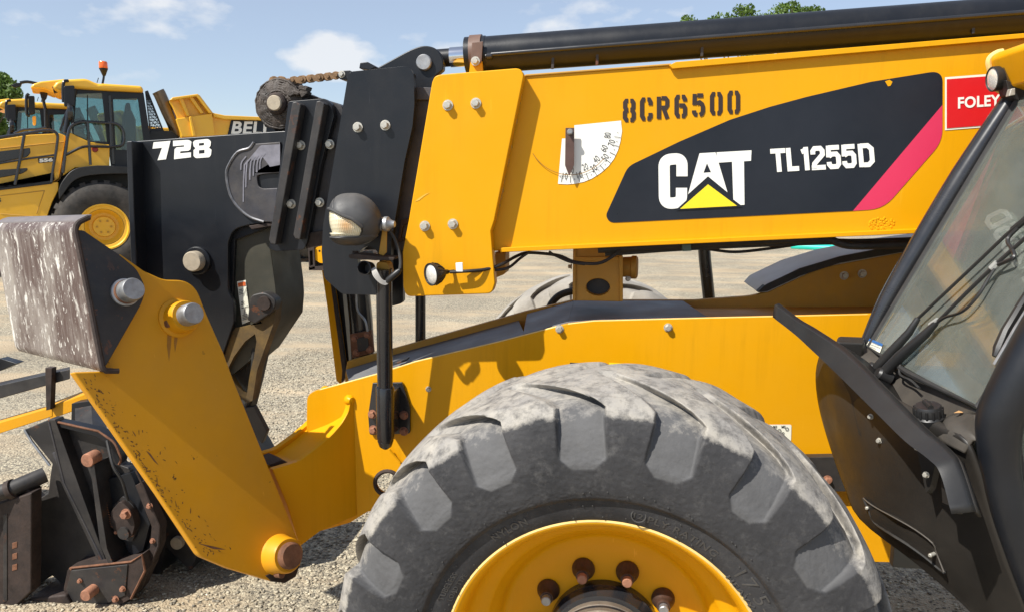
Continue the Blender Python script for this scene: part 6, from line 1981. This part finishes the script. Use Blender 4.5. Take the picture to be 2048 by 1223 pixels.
# second truck: parked behind the first
def copy_tree(o, parent=None):
    c = o.copy()
    COL.objects.link(c)
    if parent is not None:
        c.parent = parent
        c.matrix_parent_inverse = o.matrix_parent_inverse.copy()
    for ch in list(o.children):
        copy_tree(ch, c)
    return c
bpy.context.view_layer.update()
Mm = T(138, 192, -.15)
d2 = ray(22, 226)
k2 = (Mm.z - CAM.z) / d2.z
if k2 < 0 or (CAM + d2 * k2 - Mm).length > 12:
    k2 = 20.3 / d2.length
q2 = CAM + d2 * k2
off2 = Vector((q2.x - Mm.x, q2.y - Mm.y, 0))
t2 = copy_tree(truck)
t2.location = truck.location + off2
t2['label'] = 'second yellow dump truck at the far left, half hidden behind the nearer one'

# ------------------------------------------------------------------ small things in the yard
sm = thing('machine_attachment', 'small yellow and rusty attachment standing on gravel beyond the boom', 'machine attachment', PZ(632, 540, 0))
def BP(x, y, Y=9.2):
    return PY(x, y, Y)
g0 = PZ(632, 541, 0)
YS = g0.y
plate('attachment_base', [(617, 534), (660, 531), (660, 541), (618, 543)], YS, .5, M['rust_dark'], sm)
plate('attachment_frame', [(616, 496), (628, 494), (630, 538), (618, 540)], YS, .5, M['rust_dark'], sm, holes=[[(619, 502), (625, 501), (626, 530), (620, 532)]])
plate('attachment_body', [(628, 500, 4), (634, 494, 4), (670, 488), (670, 528), (640, 526), (630, 520)], YS + .05, .45, M['yellow'], sm)
lathe('attachment_hole', [(0, .025), (.004, .02), (.004, 0)], PY(639, 502, YS + .05), FWD, M['black'], sm, 14)
# low dark strip of blocks lying behind
g1 = PZ(590, 517, 0)
v, f = [], []
tr = thing('dark_strip', 'long low dark strip lying on gravel under the boom head', 'rubber track', g1)
cl_ = []
for k in range(46):
    x = g1.x - 1.6 + k * .075
    P = Vector((x, g1.y + .02 * math.sin(k * .7), .0))
    box('strip_block', (P.x, P.y, .0), (P.x + .062, P.y + .55, .16 + .012 * (k % 2)), M['rubber'], tr, .01)
# pipes on the right
pa, pb_ = PZ(1560, 492, .06), PZ(1660, 497, .06)
tag(tube('teal_pipe', [pa.lerp(pb_, .25), pb_.lerp(pa, -.25)], .10, M['teal'], None, 16), 'teal green plastic pipe lying on gravel beneath the boom', 'pipe')
pc_, pd_ = PZ(1520, 489, .05), PZ(1580, 492, .05)
tag(tube('white_pipe', [pc_, pd_], .06, M['white'], None, 12), 'short white pipe lying on gravel left of the teal pipe', 'pipe')

# ------------------------------------------------------------------ trees
def leaf_mat(name, c1, c2):
    m, nt, b = new_mat(name)
    N, L = nt.nodes.new, nt.links.new
    at = N('ShaderNodeAttribute'); at.attribute_name = 'tone'
    mx = N('ShaderNodeMix'); mx.data_type = 'RGBA'
    mx.inputs['A'].default_value = (*c1, 1); mx.inputs['B'].default_value = (*c2, 1)
    L(at.outputs['Fac'], mx.inputs['Factor'])
    L(mx.outputs['Result'], b.inputs['Base Color'])
    b.inputs['Roughness'].default_value = .55
    tr_ = N('ShaderNodeBsdfTranslucent')
    L(mx.outputs['Result'], tr_.inputs[0])
    ms = N('ShaderNodeMixShader'); ms.inputs[0].default_value = .35
    out = [n for n in nt.nodes if n.type == 'OUTPUT_MATERIAL'][0]
    L(b.outputs[0], ms.inputs[1]); L(tr_.outputs[0], ms.inputs[2]); L(ms.outputs[0], out.inputs[0])
    return m
M['leaf'] = leaf_mat('spring_leaves', (.060, .110, .020), (.16, .25, .045))
M['bark'] = surf('grey_bark', (.11, .085, .06), .9, var=.3, vscale=12, bump=.5, bscale=40)
def crown(name, clumps, n, size, parent, seed):
    r = np.random.RandomState(seed)
    C = np.array([c[:3] for c in clumps]); R = np.array([c[3] for c in clumps])
    pick = r.choice(len(C), n, p=R ** 2 / (R ** 2).sum())
    d = r.normal(size=(n, 3)); d /= np.linalg.norm(d, axis=1)[:, None]
    p = C[pick] + d * (R[pick] * r.rand(n) ** .38)[:, None] * np.array([1, 1, .9])
    # leaf quads with random orientation
    u = r.normal(size=(n, 3)); u /= np.linalg.norm(u, axis=1)[:, None]
    w_ = np.cross(u, r.normal(size=(n, 3))); w_ /= np.linalg.norm(w_, axis=1)[:, None]
    s = size * r.uniform(.6, 1.3, n)[:, None]
    V = np.stack([p - u * s, p + w_ * s * .5, p + u * s, p - w_ * s * .5], 1).reshape(-1, 3)
    F = np.arange(n * 4).reshape(-1, 4)
    me = bpy.data.meshes.new(name)
    me.vertices.add(len(V)); me.vertices.foreach_set('co', V.ravel().astype(np.float32))
    me.loops.add(F.size); me.loops.foreach_set('vertex_index', F.ravel().astype(np.int32))
    me.polygons.add(n); me.polygons.foreach_set('loop_start', (np.arange(n) * 4).astype(np.int32))
    me.update(calc_edges=True)
    at = me.attributes.new('tone', 'FLOAT', 'POINT')
    at.data.foreach_set('value', np.repeat(np.clip(r.rand(n) * .7 + r.rand(len(C))[pick] * .3, 0, 1), 4).astype(np.float32))
    me.materials.append(M['leaf'])
    o = bpy.data.objects.new(name, me)
    return link(o, parent)
def tree(base, H, spread, label, seed, n=9000, leaf=.11, top_pts=None, group=None):
    rs = np.random.RandomState(seed)
    t = thing('tree', label, 'tree', base, group)
    tb = Vector(base)
    trunk = tube('trunk', [tb, tb + Vector((.1, 0, H * .3)), tb + Vector((-.05, .1, H * .62))], [H * .03, H * .022, H * .012], M['bark'], t, 10, curve=3)
    cl = []
    for k in range(26):
        a = rs.uniform(0, 6.28); q = rs.rand() ** .6
        z = rs.uniform(.30, .92)
        wd = spread * (1 - abs(z - .55) * 1.1)
        c = tb + Vector((math.cos(a) * wd * q, math.sin(a) * wd * q, z * H))
        cl.append((*c, H * rs.uniform(.07, .13)))
    if top_pts:
        cl += [(*p, rr) for p, rr in top_pts]
    for c in cl[:14] + cl[26:]:
        tube('limb', [tb + Vector((0, 0, H * .35)), tb.lerp(Vector(c[:3]), .55) + Vector((0, 0, H * .1)), Vector(c[:3])], [H * .010, H * .006, H * .002], M['bark'], trunk, 6, curve=3)
    crown('crown', cl, n, leaf, t, seed)
    return t
# right tree: the tip clumps show above the boom cylinder
D = 30.0
bt = PY(1530, 611, D)
base = Vector((bt.x, bt.y, 0))
tops = []
for x, y, rr in ((1372, 40, .22), (1380, 46, .30), (1424, 42, .18), (1458, 36, .22), (1480, 22, .28), (1494, 30, .30), (1500, 16, .16), (1564, 22, .26), (1572, 14, .16), (1586, 8, .20), (1590, 20, .28), (1612, 22, .18), (1630, 20, .20), (1640, 22, .16),
                 (1440, 60, .7), (1500, 60, .8), (1560, 50, .8), (1610, 50, .7), (1380, 75, .6)):
    tops.append((PY(x, y, D + rng.uniform(-.6, .6)), rr))
tree(base, 7.6, 2.6, 'tall leafy tree whose top shows above the black cylinder on the boom', 21, 26000, .075, tops)
# left tree behind the dump trucks
bl_ = PY(-60, 400, 42)
tree(Vector((bl_.x, bl_.y, 0)), 8.3, 3.2, 'broad green tree at the far left behind the dump trucks', 5, 16000, .16,
     [(PY(x, y, 42 + rng.uniform(-1, 1)), rr) for x, y, rr in ((2, 158, .45), (6, 168, .7), (14, 180, .7), (0, 184, 1.0), (26, 188, .5))])

# far-off wood along the horizon: one mass
def far_wood():
    r = np.random.RandomState(9)
    cl = []
    for k in range(150):
        a = math.radians(-72 + 144 * k / 149 + r.uniform(-.5, .5))
        dd = r.uniform(165, 215)
        h = r.uniform(2.6, 4.6)
        cl.append((math.sin(a) * dd, math.cos(a) * dd, h * .55, h * .8))
    o = crown('distant_wood', cl, 42000, .42, None, 4)
    tag(o, 'low dark line of far-off trees along the horizon', 'trees', kind='stuff')
far_wood()
